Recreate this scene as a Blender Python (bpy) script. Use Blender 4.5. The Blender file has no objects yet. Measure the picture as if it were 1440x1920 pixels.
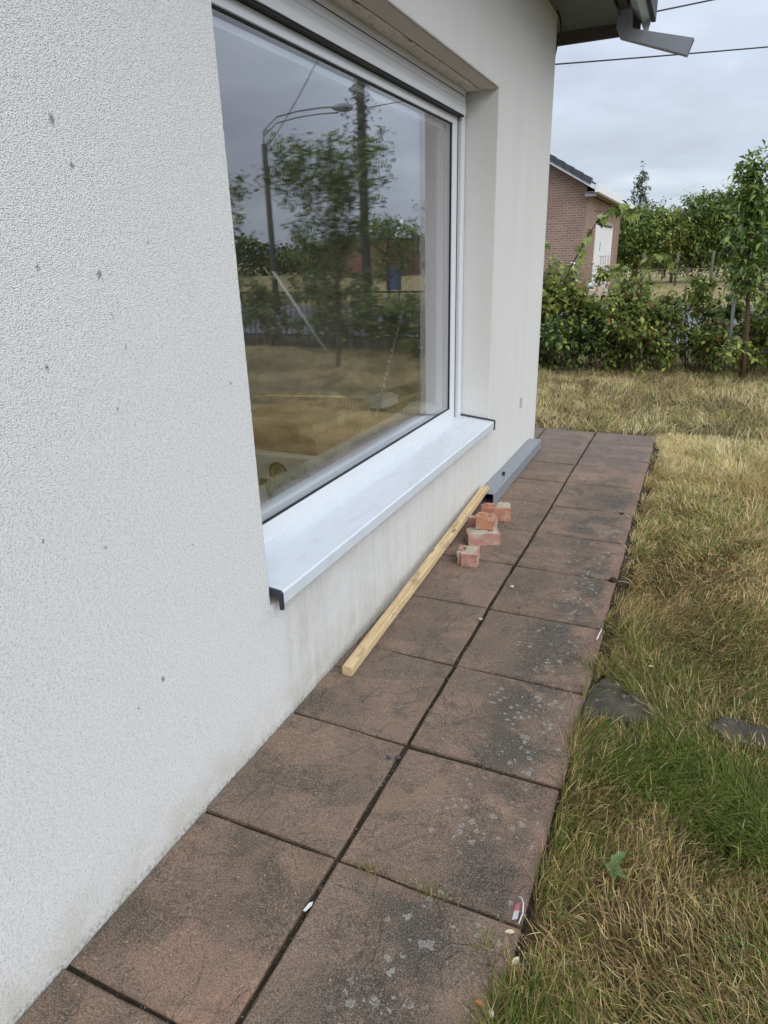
import bpy, bmesh, math, random
import numpy as np
from mathutils import Matrix, Vector, noise
random.seed(7); RNG = np.random.default_rng(11)
R = math.radians
SC = bpy.context.scene
COL = SC.collection

# ------------------------------------------------------------------ camera
cd = bpy.data.cameras.new('camera'); cam = bpy.data.objects.new('camera', cd); COL.objects.link(cam)
cd.sensor_fit = 'HORIZONTAL'; cd.sensor_width = 36.0; cd.lens = 1245.0/1440*36
cd.clip_start = 0.05; cd.clip_end = 2000
cam.matrix_world = Matrix(((0.91089, -0.12491, 0.39328, 1.184),
                           (0.41183, 0.33491, -0.84749, 0.0),
                           (-0.02586, 0.93393, 0.35651, 1.554),
                           (0, 0, 0, 1)))
SC.camera = cam

# ------------------------------------------------------------------ node helper
class NT:
    def __init__(s, tree):
        s.t = tree
    def n(s, typ, ins=None, out=0, **props):
        nd = s.t.nodes.new(typ)
        for k, v in props.items():
            setattr(nd, k, v)
        for k, v in (ins or {}).items():
            sk = nd.inputs[k]
            if isinstance(v, bpy.types.NodeSocket):
                s.t.links.new(v, sk)
            else:
                sk.default_value = v
        return nd.outputs[out] if len(nd.outputs) else nd
    def math(s, op, a, b=0.0, clamp=False):
        return s.n('ShaderNodeMath', {0: a, 1: b}, operation=op, use_clamp=clamp)
    def sstep(s, v, a, b, lo=0.0, hi=1.0):
        return s.n('ShaderNodeMapRange', {'Value': v, 'From Min': a, 'From Max': b, 'To Min': lo, 'To Max': hi}, interpolation_type='SMOOTHSTEP')
    def mix(s, f, a, b, bt='MIX'):
        nd = s.t.nodes.new('ShaderNodeMix'); nd.data_type = 'RGBA'; nd.blend_type = bt
        for i, v in ((0, f), (6, a), (7, b)):
            if isinstance(v, bpy.types.NodeSocket):
                s.t.links.new(v, nd.inputs[i])
            else:
                nd.inputs[i].default_value = v if i == 0 else (tuple(v) + (1,))[:4]
        return nd.outputs[2]
    def ramp(s, f, stops):
        nd = s.t.nodes.new('ShaderNodeValToRGB'); s.t.links.new(f, nd.inputs[0])
        el = nd.color_ramp.elements
        while len(el) < len(stops): el.new(0.5)
        for e, (p, c) in zip(el, stops):
            e.position = p; e.color = (tuple(c) + (1,))[:4] if not isinstance(c, (int, float)) else (c, c, c, 1)
        return nd.outputs[0]
    def noise(s, vec, scale, detail=2.0, rough=0.5, dist=0.0, out=0):
        return s.n('ShaderNodeTexNoise', {'Vector': vec, 'Scale': scale, 'Detail': detail, 'Roughness': rough, 'Distortion': dist}, out=out)
    def mapping(s, vec, scale=(1, 1, 1), loc=(0, 0, 0)):
        return s.n('ShaderNodeMapping', {'Vector': vec, 'Scale': scale, 'Location': loc})

# ------------------------------------------------------------------ world: overcast sky
SUN_EL, SUN_AZ = R(40), R(128)          # azimuth measured from +Y towards +X
w = bpy.data.worlds.new('World'); SC.world = w; w.use_nodes = True
w.node_tree.nodes.clear(); t = NT(w.node_tree)
d = t.n('ShaderNodeTexCoord', out=0)
sep = w.node_tree.nodes.new('ShaderNodeSeparateXYZ'); w.node_tree.links.new(d, sep.inputs[0])
zc = t.math('MAXIMUM', sep.outputs[2], 0.0)
den = t.math('ADD', zc, 0.24)
cx = t.math('DIVIDE', sep.outputs[0], den); cy = t.math('DIVIDE', sep.outputs[1], den)
cv = t.n('ShaderNodeCombineXYZ', {0: cx, 1: cy, 2: 0.0})
cl1 = t.noise(t.mapping(cv, (0.62, 0.85, 1), (3.1, 1.7, 0)), 1.0, 6.0, 0.55, 0.6)
cl2 = t.noise(t.mapping(cv, (2.4, 3.4, 1), (0.4, 5.2, 0)), 1.0, 5.0, 0.55, 0.4)
cl = t.math('ADD', t.math('MULTIPLY', cl1, 0.68), t.math('MULTIPLY', cl2, 0.32))
ccol = t.ramp(cl, [(0.34, (0.43, 0.47, 0.56)), (0.50, (0.53, 0.595, 0.695)), (0.62, (0.665, 0.74, 0.835))])
grad = t.math('ADD', 0.92, t.math('MULTIPLY', zc, 1.15))
gc = t.n('ShaderNodeVectorMath', {0: ccol, 1: t.n('ShaderNodeCombineXYZ', {0: grad, 1: grad, 2: grad})}, operation='MULTIPLY')
sky = w.node_tree.nodes.new('ShaderNodeTexSky'); sky.sky_type = 'NISHITA'; sky.sun_disc = False
sky.sun_elevation = SUN_EL; sky.sun_rotation = SUN_AZ; sky.dust_density = 3.0
bg1 = t.n('ShaderNodeBackground', {'Color': gc, 'Strength': 1.0})
bg2 = t.n('ShaderNodeBackground', {'Color': sky.outputs[0], 'Strength': 0.1})
ws = t.n('ShaderNodeMixShader', {0: 0.12, 1: bg1, 2: bg2})
t.n('ShaderNodeOutputWorld', {'Surface': ws})

sl = bpy.data.lights.new('sun', 'SUN'); sl.energy = 1.5; sl.angle = R(55); sl.color = (1.0, 0.965, 0.91)
sun = bpy.data.objects.new('sun', sl); COL.objects.link(sun)
sd = Vector((math.sin(SUN_AZ)*math.cos(SUN_EL), math.cos(SUN_AZ)*math.cos(SUN_EL), math.sin(SUN_EL)))
sun.rotation_euler = sd.to_track_quat('Z', 'Y').to_euler(); sun.location = sd*30

SC.view_settings.view_transform = 'Standard'; SC.view_settings.look = 'None'
SC.view_settings.exposure = 0.28; SC.view_settings.gamma = 1.0
SC.render.engine = 'CYCLES'
SC.cycles.max_bounces = 6; SC.cycles.diffuse_bounces = 4; SC.cycles.use_adaptive_sampling = True; SC.cycles.adaptive_threshold = 0.02; SC.cycles.use_denoising = True; SC.cycles.glossy_bounces = 4; SC.cycles.transmission_bounces = 4; SC.cycles.transparent_max_bounces = 8

# ------------------------------------------------------------------ object helpers
def link(o, parent=None):
    COL.objects.link(o)
    if parent is not None:
        o.parent = parent
        o.matrix_parent_inverse = Matrix.Translation(-Vector(parent['_at'])) if '_at' in parent else Matrix.Identity(4)
    return o
ATS = []
def thing(name, label, cat, loc=(0, 0, 0), group=None):
    o = bpy.data.objects.new(name, None); COL.objects.link(o); o.empty_display_size = 0.1
    o.location = loc; o['label'] = label; o['category'] = cat; o['_at'] = list(loc); ATS.append(o)
    if group: o['group'] = group
    return o
def tag(o, label, cat, group=None):
    o['label'] = label; o['category'] = cat
    if group: o['group'] = group
    return o
def struct(o):
    o['kind'] = 'structure'; return o
def mesh(name, V, F, mat, parent=None, smooth=False):
    me = bpy.data.meshes.new(name); me.from_pydata([tuple(v) for v in V], [], F); me.update()
    if smooth: me.polygons.foreach_set('use_smooth', [True]*len(me.polygons))
    me.materials.append(mat)
    return link(bpy.data.objects.new(name, me), parent)
def npmesh(name, V, F, mat, parent=None, cols=None, smooth=False):
    """fast mesh: V (n,3), F list of index arrays of equal-length rows, cols per-vertex"""
    me = bpy.data.meshes.new(name)
    V = np.asarray(V, np.float32)
    loops = np.concatenate([f.ravel() for f in F]).astype(np.int32)
    tot = np.concatenate([np.full(len(f), f.shape[1], np.int32) for f in F])
    st = np.concatenate([[0], np.cumsum(tot)[:-1]]).astype(np.int32)
    me.vertices.add(len(V)); me.vertices.foreach_set('co', V.ravel())
    me.loops.add(len(loops)); me.loops.foreach_set('vertex_index', loops)
    me.polygons.add(len(tot)); me.polygons.foreach_set('loop_start', st); me.polygons.foreach_set('loop_total', tot)
    if smooth: me.polygons.foreach_set('use_smooth', np.ones(len(tot), bool))
    me.update(calc_edges=True)
    if cols is not None:
        a = me.color_attributes.new('tint', 'FLOAT_COLOR', 'POINT')
        c4 = np.ones((len(V), 4), np.float32); c4[:, :3] = cols
        a.data.foreach_set('color', c4.ravel())
    me.materials.append(mat)
    return link(bpy.data.objects.new(name, me), parent)
def addbox(V, F, x0, x1, y0, y1, z0, z1):
    b = len(V)
    V += [(x0,y0,z0),(x1,y0,z0),(x1,y1,z0),(x0,y1,z0),(x0,y0,z1),(x1,y0,z1),(x1,y1,z1),(x0,y1,z1)]
    F += [[b+i for i in q] for q in ((3,2,1,0),(4,5,6,7),(0,1,5,4),(1,2,6,5),(2,3,7,6),(3,0,4,7))]
def box(name, x0, x1, y0, y1, z0, z1, mat, parent=None, bev=0.0, seg=2):
    V, F = [], []; addbox(V, F, x0, x1, y0, y1, z0, z1)
    if bev <= 0: return mesh(name, V, F, mat, parent)
    bm = bmesh.new(); vs = [bm.verts.new(v) for v in V]
    for f in F: bm.faces.new([vs[i] for i in f])
    bmesh.ops.bevel(bm, geom=bm.edges[:], offset=bev, segments=seg, profile=0.6, affect='EDGES')
    return bmobj(name, bm, mat, parent)
def bmobj(name, bm, mat, parent=None, smooth=False):
    me = bpy.data.meshes.new(name); bm.normal_update(); bm.to_mesh(me); bm.free()
    if smooth: me.polygons.foreach_set('use_smooth', [True]*len(me.polygons))
    me.materials.append(mat)
    return link(bpy.data.objects.new(name, me), parent)
def prism(name, prof, axis, a, b, mat, parent=None, bev=0.0):
    """extrude a closed 2-D profile along axis between a and b"""
    n = len(prof)
    def P(p, s):
        return {'x': (s, p[0], p[1]), 'y': (p[0], s, p[1]), 'z': (p[0], p[1], s)}[axis]
    bm = bmesh.new()
    A = [bm.verts.new(P(p, a)) for p in prof]; B = [bm.verts.new(P(p, b)) for p in prof]
    bm.faces.new(A); bm.faces.new(B[::-1])
    for i in range(n): bm.faces.new([A[i], B[i], B[(i+1) % n], A[(i+1) % n]])
    bmesh.ops.recalc_face_normals(bm, faces=bm.faces[:])
    if bev: bmesh.ops.bevel(bm, geom=bm.edges[:], offset=bev, segments=2, profile=0.6, affect='EDGES')
    return bmobj(name, bm, mat, parent)
def tube_data(V, F, pts, rads, k=6):
    pts = [Vector(p) for p in pts]; rings = []
    for i, p in enumerate(pts):
        dr = (pts[min(i+1, len(pts)-1)]-pts[max(i-1, 0)]).normalized()
        u = dr.orthogonal().normalized() if i == 0 else (pu - dr*pu.dot(dr)).normalized()
        pu = u; v = dr.cross(u); b = len(V); r = rads[i]
        for j in range(k):
            a = 2*math.pi*j/k; V.append(tuple(p+u*(math.cos(a)*r)+v*(math.sin(a)*r)))
        rings.append(b)
    for a, b in zip(rings, rings[1:]):
        for j in range(k): F.append([a+j, a+(j+1) % k, b+(j+1) % k, b+j])
    F.append([rings[0]+j for j in range(k)][::-1]); F.append([rings[-1]+j for j in range(k)])
def tube(name, pts, rads, mat, parent=None, k=8, smooth=True):
    V, F = [], []
    if not isinstance(rads, (list, tuple)): rads = [rads]*len(pts)
    tube_data(V, F, pts, rads, k); return mesh(name, V, F, mat, parent, smooth)

# value noise on numpy arrays
_G = RNG.random((64, 64))
def vnoise(x, y, s=1.0, o=0):
    x = np.asarray(x)*s+o*7.3+100; y = np.asarray(y)*s+o*3.1+100
    xi = np.floor(x).astype(int); yi = np.floor(y).astype(int); fx = x-xi; fy = y-yi
    fx = fx*fx*(3-2*fx); fy = fy*fy*(3-2*fy)
    g = lambda a, b: _G[a % 64, b % 64]
    return (g(xi, yi)*(1-fx)+g(xi+1, yi)*fx)*(1-fy)+(g(xi, yi+1)*(1-fx)+g(xi+1, yi+1)*fx)*fy

# ------------------------------------------------------------------ materials
def newmat(name):
    m = bpy.data.materials.new(name); m.use_nodes = True; m.node_tree.nodes.clear(); return m, NT(m.node_tree)
def finish(t, col, rough=0.8, bump=None, bstr=0.5, bdist=0.01, spec=0.3, metal=0.0, **kw):
    ins = {'Base Color': col if isinstance(col, bpy.types.NodeSocket) else (tuple(col)+(1,))[:4], 'Roughness': rough, 'Specular IOR Level': spec, 'Metallic': metal}
    ins.update(kw)
    if bump is not None:
        ins['Normal'] = t.n('ShaderNodeBump', {'Height': bump, 'Strength': bstr, 'Distance': bdist})
    p = t.n('ShaderNodeBsdfPrincipled', ins)
    t.n('ShaderNodeOutputMaterial', {'Surface': p})
def objco(t): return t.n('ShaderNodeTexCoord', out=3)
def simple(name, col, rough=0.6, var=0.15, scale=6.0, spec=0.3, metal=0.0, bscale=0.0, bstr=0.3, bdist=0.002):
    m, t = newmat(name); co = objco(t)
    nz = t.noise(co, scale, 4.0, 0.6)
    c = t.mix(nz, [v*(1-var) for v in col], [min(1, v*(1+var)) for v in col])
    b = t.noise(co, bscale, 3.0) if bscale else None
    finish(t, c, rough, b, bstr, bdist, spec, metal); return m

def m_stucco():
    m, t = newmat('white_stucco'); co = objco(t)
    sp = t.t.nodes.new('ShaderNodeSeparateXYZ'); t.t.links.new(co, sp.inputs[0]); y, z = sp.outputs[1], sp.outputs[2]
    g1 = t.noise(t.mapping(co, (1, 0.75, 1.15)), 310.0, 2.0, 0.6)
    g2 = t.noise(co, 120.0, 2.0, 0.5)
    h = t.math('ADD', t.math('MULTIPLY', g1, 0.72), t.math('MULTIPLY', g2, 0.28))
    big = t.noise(co, 1.3, 3.0, 0.55)
    col = t.mix(big, (0.85, 0.857, 0.86), (0.90, 0.903, 0.90))
    # shade in the pits of the render, painted into the colour
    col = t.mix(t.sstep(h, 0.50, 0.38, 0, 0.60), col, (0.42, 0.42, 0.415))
    # rain streaks under the sill and grime at the foot of the wall
    st = t.math('ADD', t.math('MULTIPLY', t.noise(t.mapping(co, (1, 14, 0.9)), 1.6, 4.0, 0.6), 0.5), t.math('MULTIPLY', t.noise(co, 5.0, 5.0, 0.7), 0.55))
    under = t.math('MULTIPLY', t.sstep(z, 0.56, 0.44), t.math('MULTIPLY', t.sstep(y, 1.62, 1.75), t.sstep(y, 4.4, 4.2)))
    col = t.mix(t.math('MULTIPLY', under, t.sstep(st, 0.42, 0.76, 0.05, 0.52)), col, (0.47, 0.44, 0.37))
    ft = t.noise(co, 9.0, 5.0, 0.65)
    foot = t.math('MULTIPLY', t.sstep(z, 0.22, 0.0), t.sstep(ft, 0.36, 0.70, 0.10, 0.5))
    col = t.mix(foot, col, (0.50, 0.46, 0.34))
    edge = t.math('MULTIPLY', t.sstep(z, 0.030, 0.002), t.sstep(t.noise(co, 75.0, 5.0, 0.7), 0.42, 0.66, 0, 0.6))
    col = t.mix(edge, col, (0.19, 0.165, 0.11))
    # warmer tint towards the part past the window
    warm = t.math('MULTIPLY', t.sstep(y, 1.7, 4.2), t.sstep(t.noise(t.mapping(co, (1, 5, 0.7)), 1.1, 4.0), 0.25, 0.75, 0.35, 0.8))
    col = t.mix(warm, col, (0.76, 0.75, 0.705))
    # mud splashes
    wob = t.noise(co, 120.0, 3.0, 0.7, out=1)
    cw = t.n('ShaderNodeVectorMath', {0: co, 1: t.n('ShaderNodeVectorMath', {0: wob, 3: 0.024}, operation='SCALE')}, operation='ADD')
    for (sy, sz, r) in ((1.076,1.82,.010),(1.107,1.745,.008),(1.129,1.535,.009),(0.981,1.557,.006),(1.15,1.448,.005),(1.172,1.381,.006),(1.114,.517,.008),(1.118,1.25,.005),(0.954,1.365,.006),(1.542,1.232,.005),(1.012,.944,.006),(1.29,1.60,.004),(0.86,1.02,.005),(1.30,.83,.004),(1.02,.49,.004)):
        pd = t.n('ShaderNodeVectorMath', {0: t.n('ShaderNodeVectorMath', {0: cw, 1: (0.012, sy+0.012, sz+0.012)}, operation='SUBTRACT'), 1: (0.4, 1.15, 0.72)}, operation='MULTIPLY')
        dd = t.n('ShaderNodeVectorMath', {0: pd}, out=1, operation='LENGTH')
        col = t.mix(t.sstep(dd, r, r*0.35, 0, 0.75), col, (0.17, 0.155, 0.125))
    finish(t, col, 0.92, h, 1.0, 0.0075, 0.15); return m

def m_slab():
    m, t = newmat('riven_concrete_slab'); co = objco(t)
    oi = t.n('ShaderNodeObjectInfo', out=5)
    sh = t.n('ShaderNodeVectorMath', {0: co, 1: t.n('ShaderNodeCombineXYZ', {0: 0.0, 1: 0.0, 2: t.math('MULTIPLY', oi, 9.0)})}, operation='ADD')
    sp = t.t.nodes.new('ShaderNodeSeparateXYZ'); t.t.links.new(co, sp.inputs[0]); x, y = sp.outputs[0], sp.outputs[1]
    n1 = t.noise(sh, 3.2, 6.0, 0.62, 0.4); n2 = t.noise(sh, 14.0, 5.0, 0.65); n3 = t.noise(sh, 260.0, 3.0, 0.7)
    base = t.ramp(n1, [(0.28, (0.088, 0.064, 0.048)), (0.45, (0.160, 0.112, 0.081)), (0.57, (0.222, 0.148, 0.106)), (0.70, (0.325, 0.19, 0.130))])
    base = t.mix(t.sstep(oi, 0.0, 1.0, 0.0, 0.45), base, (0.150, 0.118, 0.094))
    base = t.mix(t.sstep(n2, 0.50, 0.70, 0, 0.75), base, (0.075, 0.062, 0.052))
    nm = t.noise(sh, 75.0, 4.0, 0.7)
    base = t.mix(t.sstep(nm, 0.50, 0.66, 0, 0.55), base, (0.070, 0.055, 0.045))
    xj = t.math('ADD', x, t.math('ADD', t.math('MULTIPLY', t.math('SUBTRACT', oi, 0.5), 0.16), t.math('MULTIPLY', t.math('SUBTRACT', n1, 0.5), 0.35)))
    # dark algae band on the outer slabs, fading before the edge
    ab = t.math('MULTIPLY', t.math('MULTIPLY', t.sstep(xj, 0.58, 0.76), t.sstep(xj, 0.965, 0.86)), t.sstep(t.noise(sh, 6.0, 5.0, 0.65), 0.34, 0.60))
    near = t.sstep(y, 5.5, 4.0, 0.35, 1.0)
    base = t.mix(t.math('MULTIPLY', t.math('MULTIPLY', ab, near), 0.88), base, (0.050, 0.047, 0.042))
    pink = t.math('MULTIPLY', t.sstep(x, 0.90, 0.96), t.sstep(n1, 0.36, 0.55, 0.2, 0.7))
    base = t.mix(pink, base, (0.255, 0.150, 0.115))
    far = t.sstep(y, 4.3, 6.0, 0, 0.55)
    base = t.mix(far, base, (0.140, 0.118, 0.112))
    base = t.mix(t.sstep(t.noise(t.mapping(sh, (1, 1.4, 1), (7, 3, 1)), 2.6, 3.0, 0.55, 0.9), 0.54, 0.60, 0, 0.32), base, (0.33, 0.195, 0.135))
    base = t.mix(t.sstep(t.noise(t.mapping(sh, (1.3, 1, 1), (1, 9, 2)), 3.4, 5.0, 0.7, 0.5), 0.56, 0.66, 0, 0.6), base, (0.060, 0.048, 0.038))
    # dark pin holes and pale aggregate
    vp = t.n('ShaderNodeTexVoronoi', {'Vector': sh, 'Scale': 95.0, 'Randomness': 1.0})
    vc = t.n('ShaderNodeTexVoronoi', {'Vector': sh, 'Scale': 95.0, 'Randomness': 1.0}, out=1)
    base = t.mix(t.math('MULTIPLY', t.sstep(vp, 0.30, 0.12), t.sstep(vc, 0.70, 0.78, 0, 0.75)), base, (0.030, 0.026, 0.022))
    vp2 = t.n('ShaderNodeTexVoronoi', {'Vector': t.mapping(sh, (1, 1, 1), (4, 2, 0)), 'Scale': 62.0})
    vc2 = t.n('ShaderNodeTexVoronoi', {'Vector': t.mapping(sh, (1, 1, 1), (4, 2, 0)), 'Scale': 62.0}, out=1)
    base = t.mix(t.math('MULTIPLY', t.sstep(vp2, 0.20, 0.10), t.sstep(vc2, 0.80, 0.84, 0, 0.8)), base, (0.42, 0.39, 0.34))
    base = t.mix(t.sstep(n3, 0.46, 0.68, 0, 0.75), base, t.mix(0.6, base, (0.50, 0.41, 0.32)))
    base = t.mix(t.sstep(n3, 0.48, 0.30, 0, 0.70), base, (0.060, 0.046, 0.034))
    # round pale lichen rosettes
    wob = t.n('ShaderNodeVectorMath', {0: t.noise(co, 75.0, 3.0, 0.7, out=1), 3: 0.034}, operation='SCALE')
    lv = t.n('ShaderNodeVectorMath', {0: co, 1: wob}, operation='ADD')
    ld = t.n('ShaderNodeTexVoronoi', {'Vector': lv, 'Scale': 42.0}); lc = t.n('ShaderNodeTexVoronoi', {'Vector': lv, 'Scale': 42.0}, out=1)
    lx = t.math('MULTIPLY', t.sstep(x, 0.55, 0.78), t.sstep(x, 0.99, 0.90)); lm = t.sstep(t.noise(co, 5.2, 4.0, 0.6), 0.40, 0.58)
    lw = t.math('MULTIPLY', t.math('MULTIPLY', lx, lm), t.sstep(y, 4.8, 3.2))
    rad = t.math('MULTIPLY', t.sstep(lc, 0.30, 1.0), 0.50)
    ring = t.math('MULTIPLY', t.sstep(t.math('SUBTRACT', rad, ld), 0.0, 0.05), t.sstep(lw, 0.15, 0.5))
    core = t.sstep(t.math('SUBTRACT', rad, ld), 0.10, 0.20, 1.0, 0.45)
    base = t.mix(t.math('MULTIPLY', t.math('MULTIPLY', ring, core), t.sstep(n3, 0.3, 0.6, 0.35, 0.85)), base, (0.38, 0.385, 0.35))
    # riven ridges: contour steps
    rv = t.noise(sh, 4.5, 3.0, 0.5, 0.8)
    tt = t.math('MULTIPLY', rv, 7.0)                      # flaked terraces
    terr = t.math('ADD', t.math('FLOOR', tt), t.sstep(t.math('FRACT', tt), 0.80, 1.0))
    h = t.math('ADD', t.math('ADD', t.math('MULTIPLY', terr, 0.34), t.math('MULTIPLY', n2, 0.6)), t.math('MULTIPLY', n3, 0.30))
    finish(t, base, 0.85, h, 0.85, 0.012, 0.28); return m

def m_attr(name, rough=0.7, transl=0.3, spec=0.25, attr='tint', grain=0.0):
    m, t = newmat(name)
    c = t.n('ShaderNodeAttribute', attribute_name=attr)
    p = t.n('ShaderNodeBsdfPrincipled', {'Base Color': c, 'Roughness': rough, 'Specular IOR Level': spec})
    tr = t.n('ShaderNodeBsdfTranslucent', {'Color': c})
    t.n('ShaderNodeOutputMaterial', {'Surface': t.n('ShaderNodeMixShader', {0: transl, 1: p, 2: tr})}); return m

def m_ground(name, cols, s1=0.35, s2=7.0, rough=0.95):
    m, t = newmat(name); co = objco(t)
    f = t.math('ADD', t.math('MULTIPLY', t.noise(co, s1, 5.0, 0.6), 0.55), t.math('MULTIPLY', t.noise(co, s2, 5.0, 0.65), 0.45))
    c = t.ramp(f, [(0.36, cols[0]), (0.50, cols[1]), (0.64, cols[2])])
    fine = t.noise(co, 70.0, 3.0, 0.7)
    c = t.mix(t.sstep(fine, 0.35, 0.7, 0, 0.6), c, cols[3])
    finish(t, c, rough, t.math('ADD', fine, t.noise(co, 18.0, 3.0)), 0.8, 0.02, 0.1); return m

def m_glass(name, coat):
    m, t = newmat(name)
    dt = t.n('ShaderNodeVectorMath', {0: t.n('ShaderNodeNewGeometry', out=4), 1: t.n('ShaderNodeNewGeometry', out=3)}, out=1, operation='DOT_PRODUCT')
    sch = t.math('POWER', t.math('SUBTRACT', 1.0, t.math('ABSOLUTE', dt), True), 4.6)      # Schlick, the same from both sides
    F = t.math('ADD', 0.055, t.math('MULTIPLY', sch, 0.945))
    R2 = t.math('DIVIDE', t.math('MULTIPLY', F, 2.0), t.math('ADD', 1.0, F), True)
    R2 = t.math('ADD', t.math('MULTIPLY', R2, 1-coat), coat, True)      # low-emissivity coating
    co = objco(t)
    b = t.n('ShaderNodeBump', {'Height': t.noise(t.mapping(co, (1, 1, 0.5)), 1.3, 1.0), 'Strength': 0.006, 'Distance': 0.02})
    gl = t.n('ShaderNodeBsdfGlossy', {'Color': (0.96, 0.94, 0.98, 1), 'Roughness': 0.0})
    tr = t.n('ShaderNodeBsdfTransparent', {'Color': (0.97, 0.985, 0.975, 1)})
    t.n('ShaderNodeOutputMaterial', {'Surface': t.n('ShaderNodeMixShader', {0: R2, 1: tr, 2: gl})}); return m

def m_wood():
    m, t = newmat('sawn_softwood'); co = objco(t)
    g = t.noise(t.mapping(co, (60, 2.2, 60)), 1.0, 5.0, 0.6, 0.6)
    c = t.ramp(g, [(0.30, (0.47, 0.33, 0.17)), (0.50, (0.60, 0.45, 0.26)), (0.70, (0.70, 0.56, 0.35))])
    dirt = t.sstep(t.noise(t.mapping(co, (14, 6, 14)), 1.0, 5.0, 0.7), 0.50, 0.66, 0, 0.7)
    c = t.mix(dirt, c, (0.27, 0.20, 0.13))
    kn = t.n('ShaderNodeTexVoronoi', {'Vector': t.mapping(co, (9, 3.2, 9)), 'Scale': 1.0})
    c = t.mix(t.sstep(kn, 0.13, 0.05, 0, 0.8), c, (0.17, 0.095, 0.045))
    finish(t, c, 0.8, g, 0.4, 0.002, 0.2); return m

def m_claybrick(name, c0, c1):
    m, t = newmat(name); co = objco(t)
    n1 = t.noise(co, 16.0, 5.0, 0.65); n2 = t.noise(co, 180.0, 3.0, 0.6)
    c = t.mix(t.sstep(n1, 0.35, 0.65), c0, c1)
    c = t.mix(t.sstep(t.noise(t.mapping(co, (1, 1, 1), (3, 1, 2)), 13.0, 5.0, 0.7), 0.48, 0.62, 0, 0.75), c, (0.46, 0.40, 0.34))
    finish(t, c, 0.9, t.math('ADD', n1, t.math('MULTIPLY', n2, 0.3)), 0.6, 0.004, 0.15); return m

def m_wallbrick(name, cols, mortar, bw=0.21, bh=0.065, axis='xz'):
    m, t = newmat(name); co = objco(t)
    sp = t.t.nodes.new('ShaderNodeSeparateXYZ'); t.t.links.new(co, sp.inputs[0])
    u = t.math('ADD', sp.outputs[0], sp.outputs[1])
    v = t.n('ShaderNodeCombineXYZ', {0: u, 1: sp.outputs[2], 2: 0.0})
    br = t.n('ShaderNodeTexBrick', {'Vector': v, 'Color1': (*cols[0], 1), 'Color2': (*cols[1], 1), 'Mortar': (*mortar, 1), 'Scale': 1.0, 'Mortar Size': 0.009, 'Brick Width': bw, 'Row Height': bh+0.011, 'Bias': 0.0})
    c = t.mix(t.sstep(t.noise(co, 0.9, 4.0), 0.35, 0.7, 0, 0.4), br, [q*0.75 for q in cols[0]])
    finish(t, c, 0.9, None, spec=0.15); return m

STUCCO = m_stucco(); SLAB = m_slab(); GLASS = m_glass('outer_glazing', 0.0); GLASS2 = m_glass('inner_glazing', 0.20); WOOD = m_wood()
GRASSM = m_attr('grass_blades', 0.65, 0.30, 0.25); LEAFM = m_attr('leaves', 0.5, 0.35, 0.35)
LAWN = m_ground('lawn_soil_and_thatch', [(0.055, 0.040, 0.024), (0.11, 0.082, 0.046), (0.19, 0.145, 0.075), (0.08, 0.065, 0.032)], 0.6, 6.0)
SOIL = m_ground('joint_soil', [(0.028, 0.023, 0.017), (0.045, 0.036, 0.026), (0.065, 0.052, 0.036), (0.03, 0.03, 0.018)], 3.0, 25.0)
ASPH = m_ground('asphalt', [(0.16, 0.165, 0.175), (0.19, 0.195, 0.205), (0.21, 0.215, 0.225), (0.15, 0.155, 0.16)], 0.4, 9.0, 0.85)
FIELD = m_ground('dry_field', [(0.19, 0.175, 0.075), (0.33, 0.26, 0.12), (0.43, 0.34, 0.17), (0.24, 0.20, 0.09)], 0.12, 2.0)
WHITE = simple('white_coated_aluminium', (0.62, 0.665, 0.725), 0.14, 0.03, 5.0, 0.5)
m, t = newmat('dusty_white_aluminium'); co = objco(t)
dn = t.noise(t.mapping(co, (3, 1, 1)), 9.0, 6.0, 0.65, 0.6)
c = t.mix(t.sstep(dn, 0.46, 0.72, 0, 0.35), (0.64, 0.69, 0.75), (0.47, 0.48, 0.48))
sp_ = t.n('ShaderNodeTexVoronoi', {'Vector': co, 'Scale': 26.0}); sc_ = t.n('ShaderNodeTexVoronoi', {'Vector': co, 'Scale': 26.0}, out=1)
c = t.mix(t.math('MULTIPLY', t.sstep(sp_, 0.07, 0.03), t.sstep(sc_, 0.72, 0.76, 0, 0.7)), c, (0.10, 0.09, 0.08))
finish(t, c, t.sstep(dn, 0.4, 0.7, 0.12, 0.34), None, spec=0.5); SILLM = m
WHITEM = simple('white_window_plastic', (0.72, 0.75, 0.79), 0.25, 0.02, 3.0, 0.45)
BLACK = simple('black_rubber', (0.018, 0.019, 0.022), 0.55, 0.2, 20)
CAPM = simple('anthracite_plastic', (0.030, 0.036, 0.048), 0.42, 0.15, 30, 0.4)
ZINC = simple('grey_plastic_pipe', (0.235, 0.255, 0.285), 0.42, 0.12, 9, 0.4, 0.0, 40, 0.15)
BROWN = simple('weathered_brown_board', (0.10, 0.085, 0.073), 0.75, 0.25, 9, 0.2, 0, 60, 0.4)
SOFF = simple('grey_green_soffit', (0.15, 0.168, 0.168), 0.7, 0.1, 3, 0.25)
ROOFT = simple('dark_roof_tile', (0.065, 0.07, 0.085), 0.7, 0.25, 5, 0.3)
PLAST = simple('interior_plaster', (0.78, 0.75, 0.70), 0.9, 0.1, 2)
FLOORI = simple('interior_screed', (0.42, 0.38, 0.33), 0.9, 0.25, 4)
CARD = simple('cardboard', (0.30, 0.20, 0.125), 0.85, 0.45, 14, 0.2, 0, 30, 0.3)
CARDW = simple('white_carton', (0.62, 0.61, 0.58), 0.7, 0.08, 5)
GOLD = simple('gold_print', (0.36, 0.26, 0.10), 0.5, 0.2, 40)
DKPR = simple('dark_print', (0.05, 0.04, 0.035), 0.6, 0.2, 30)
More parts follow.
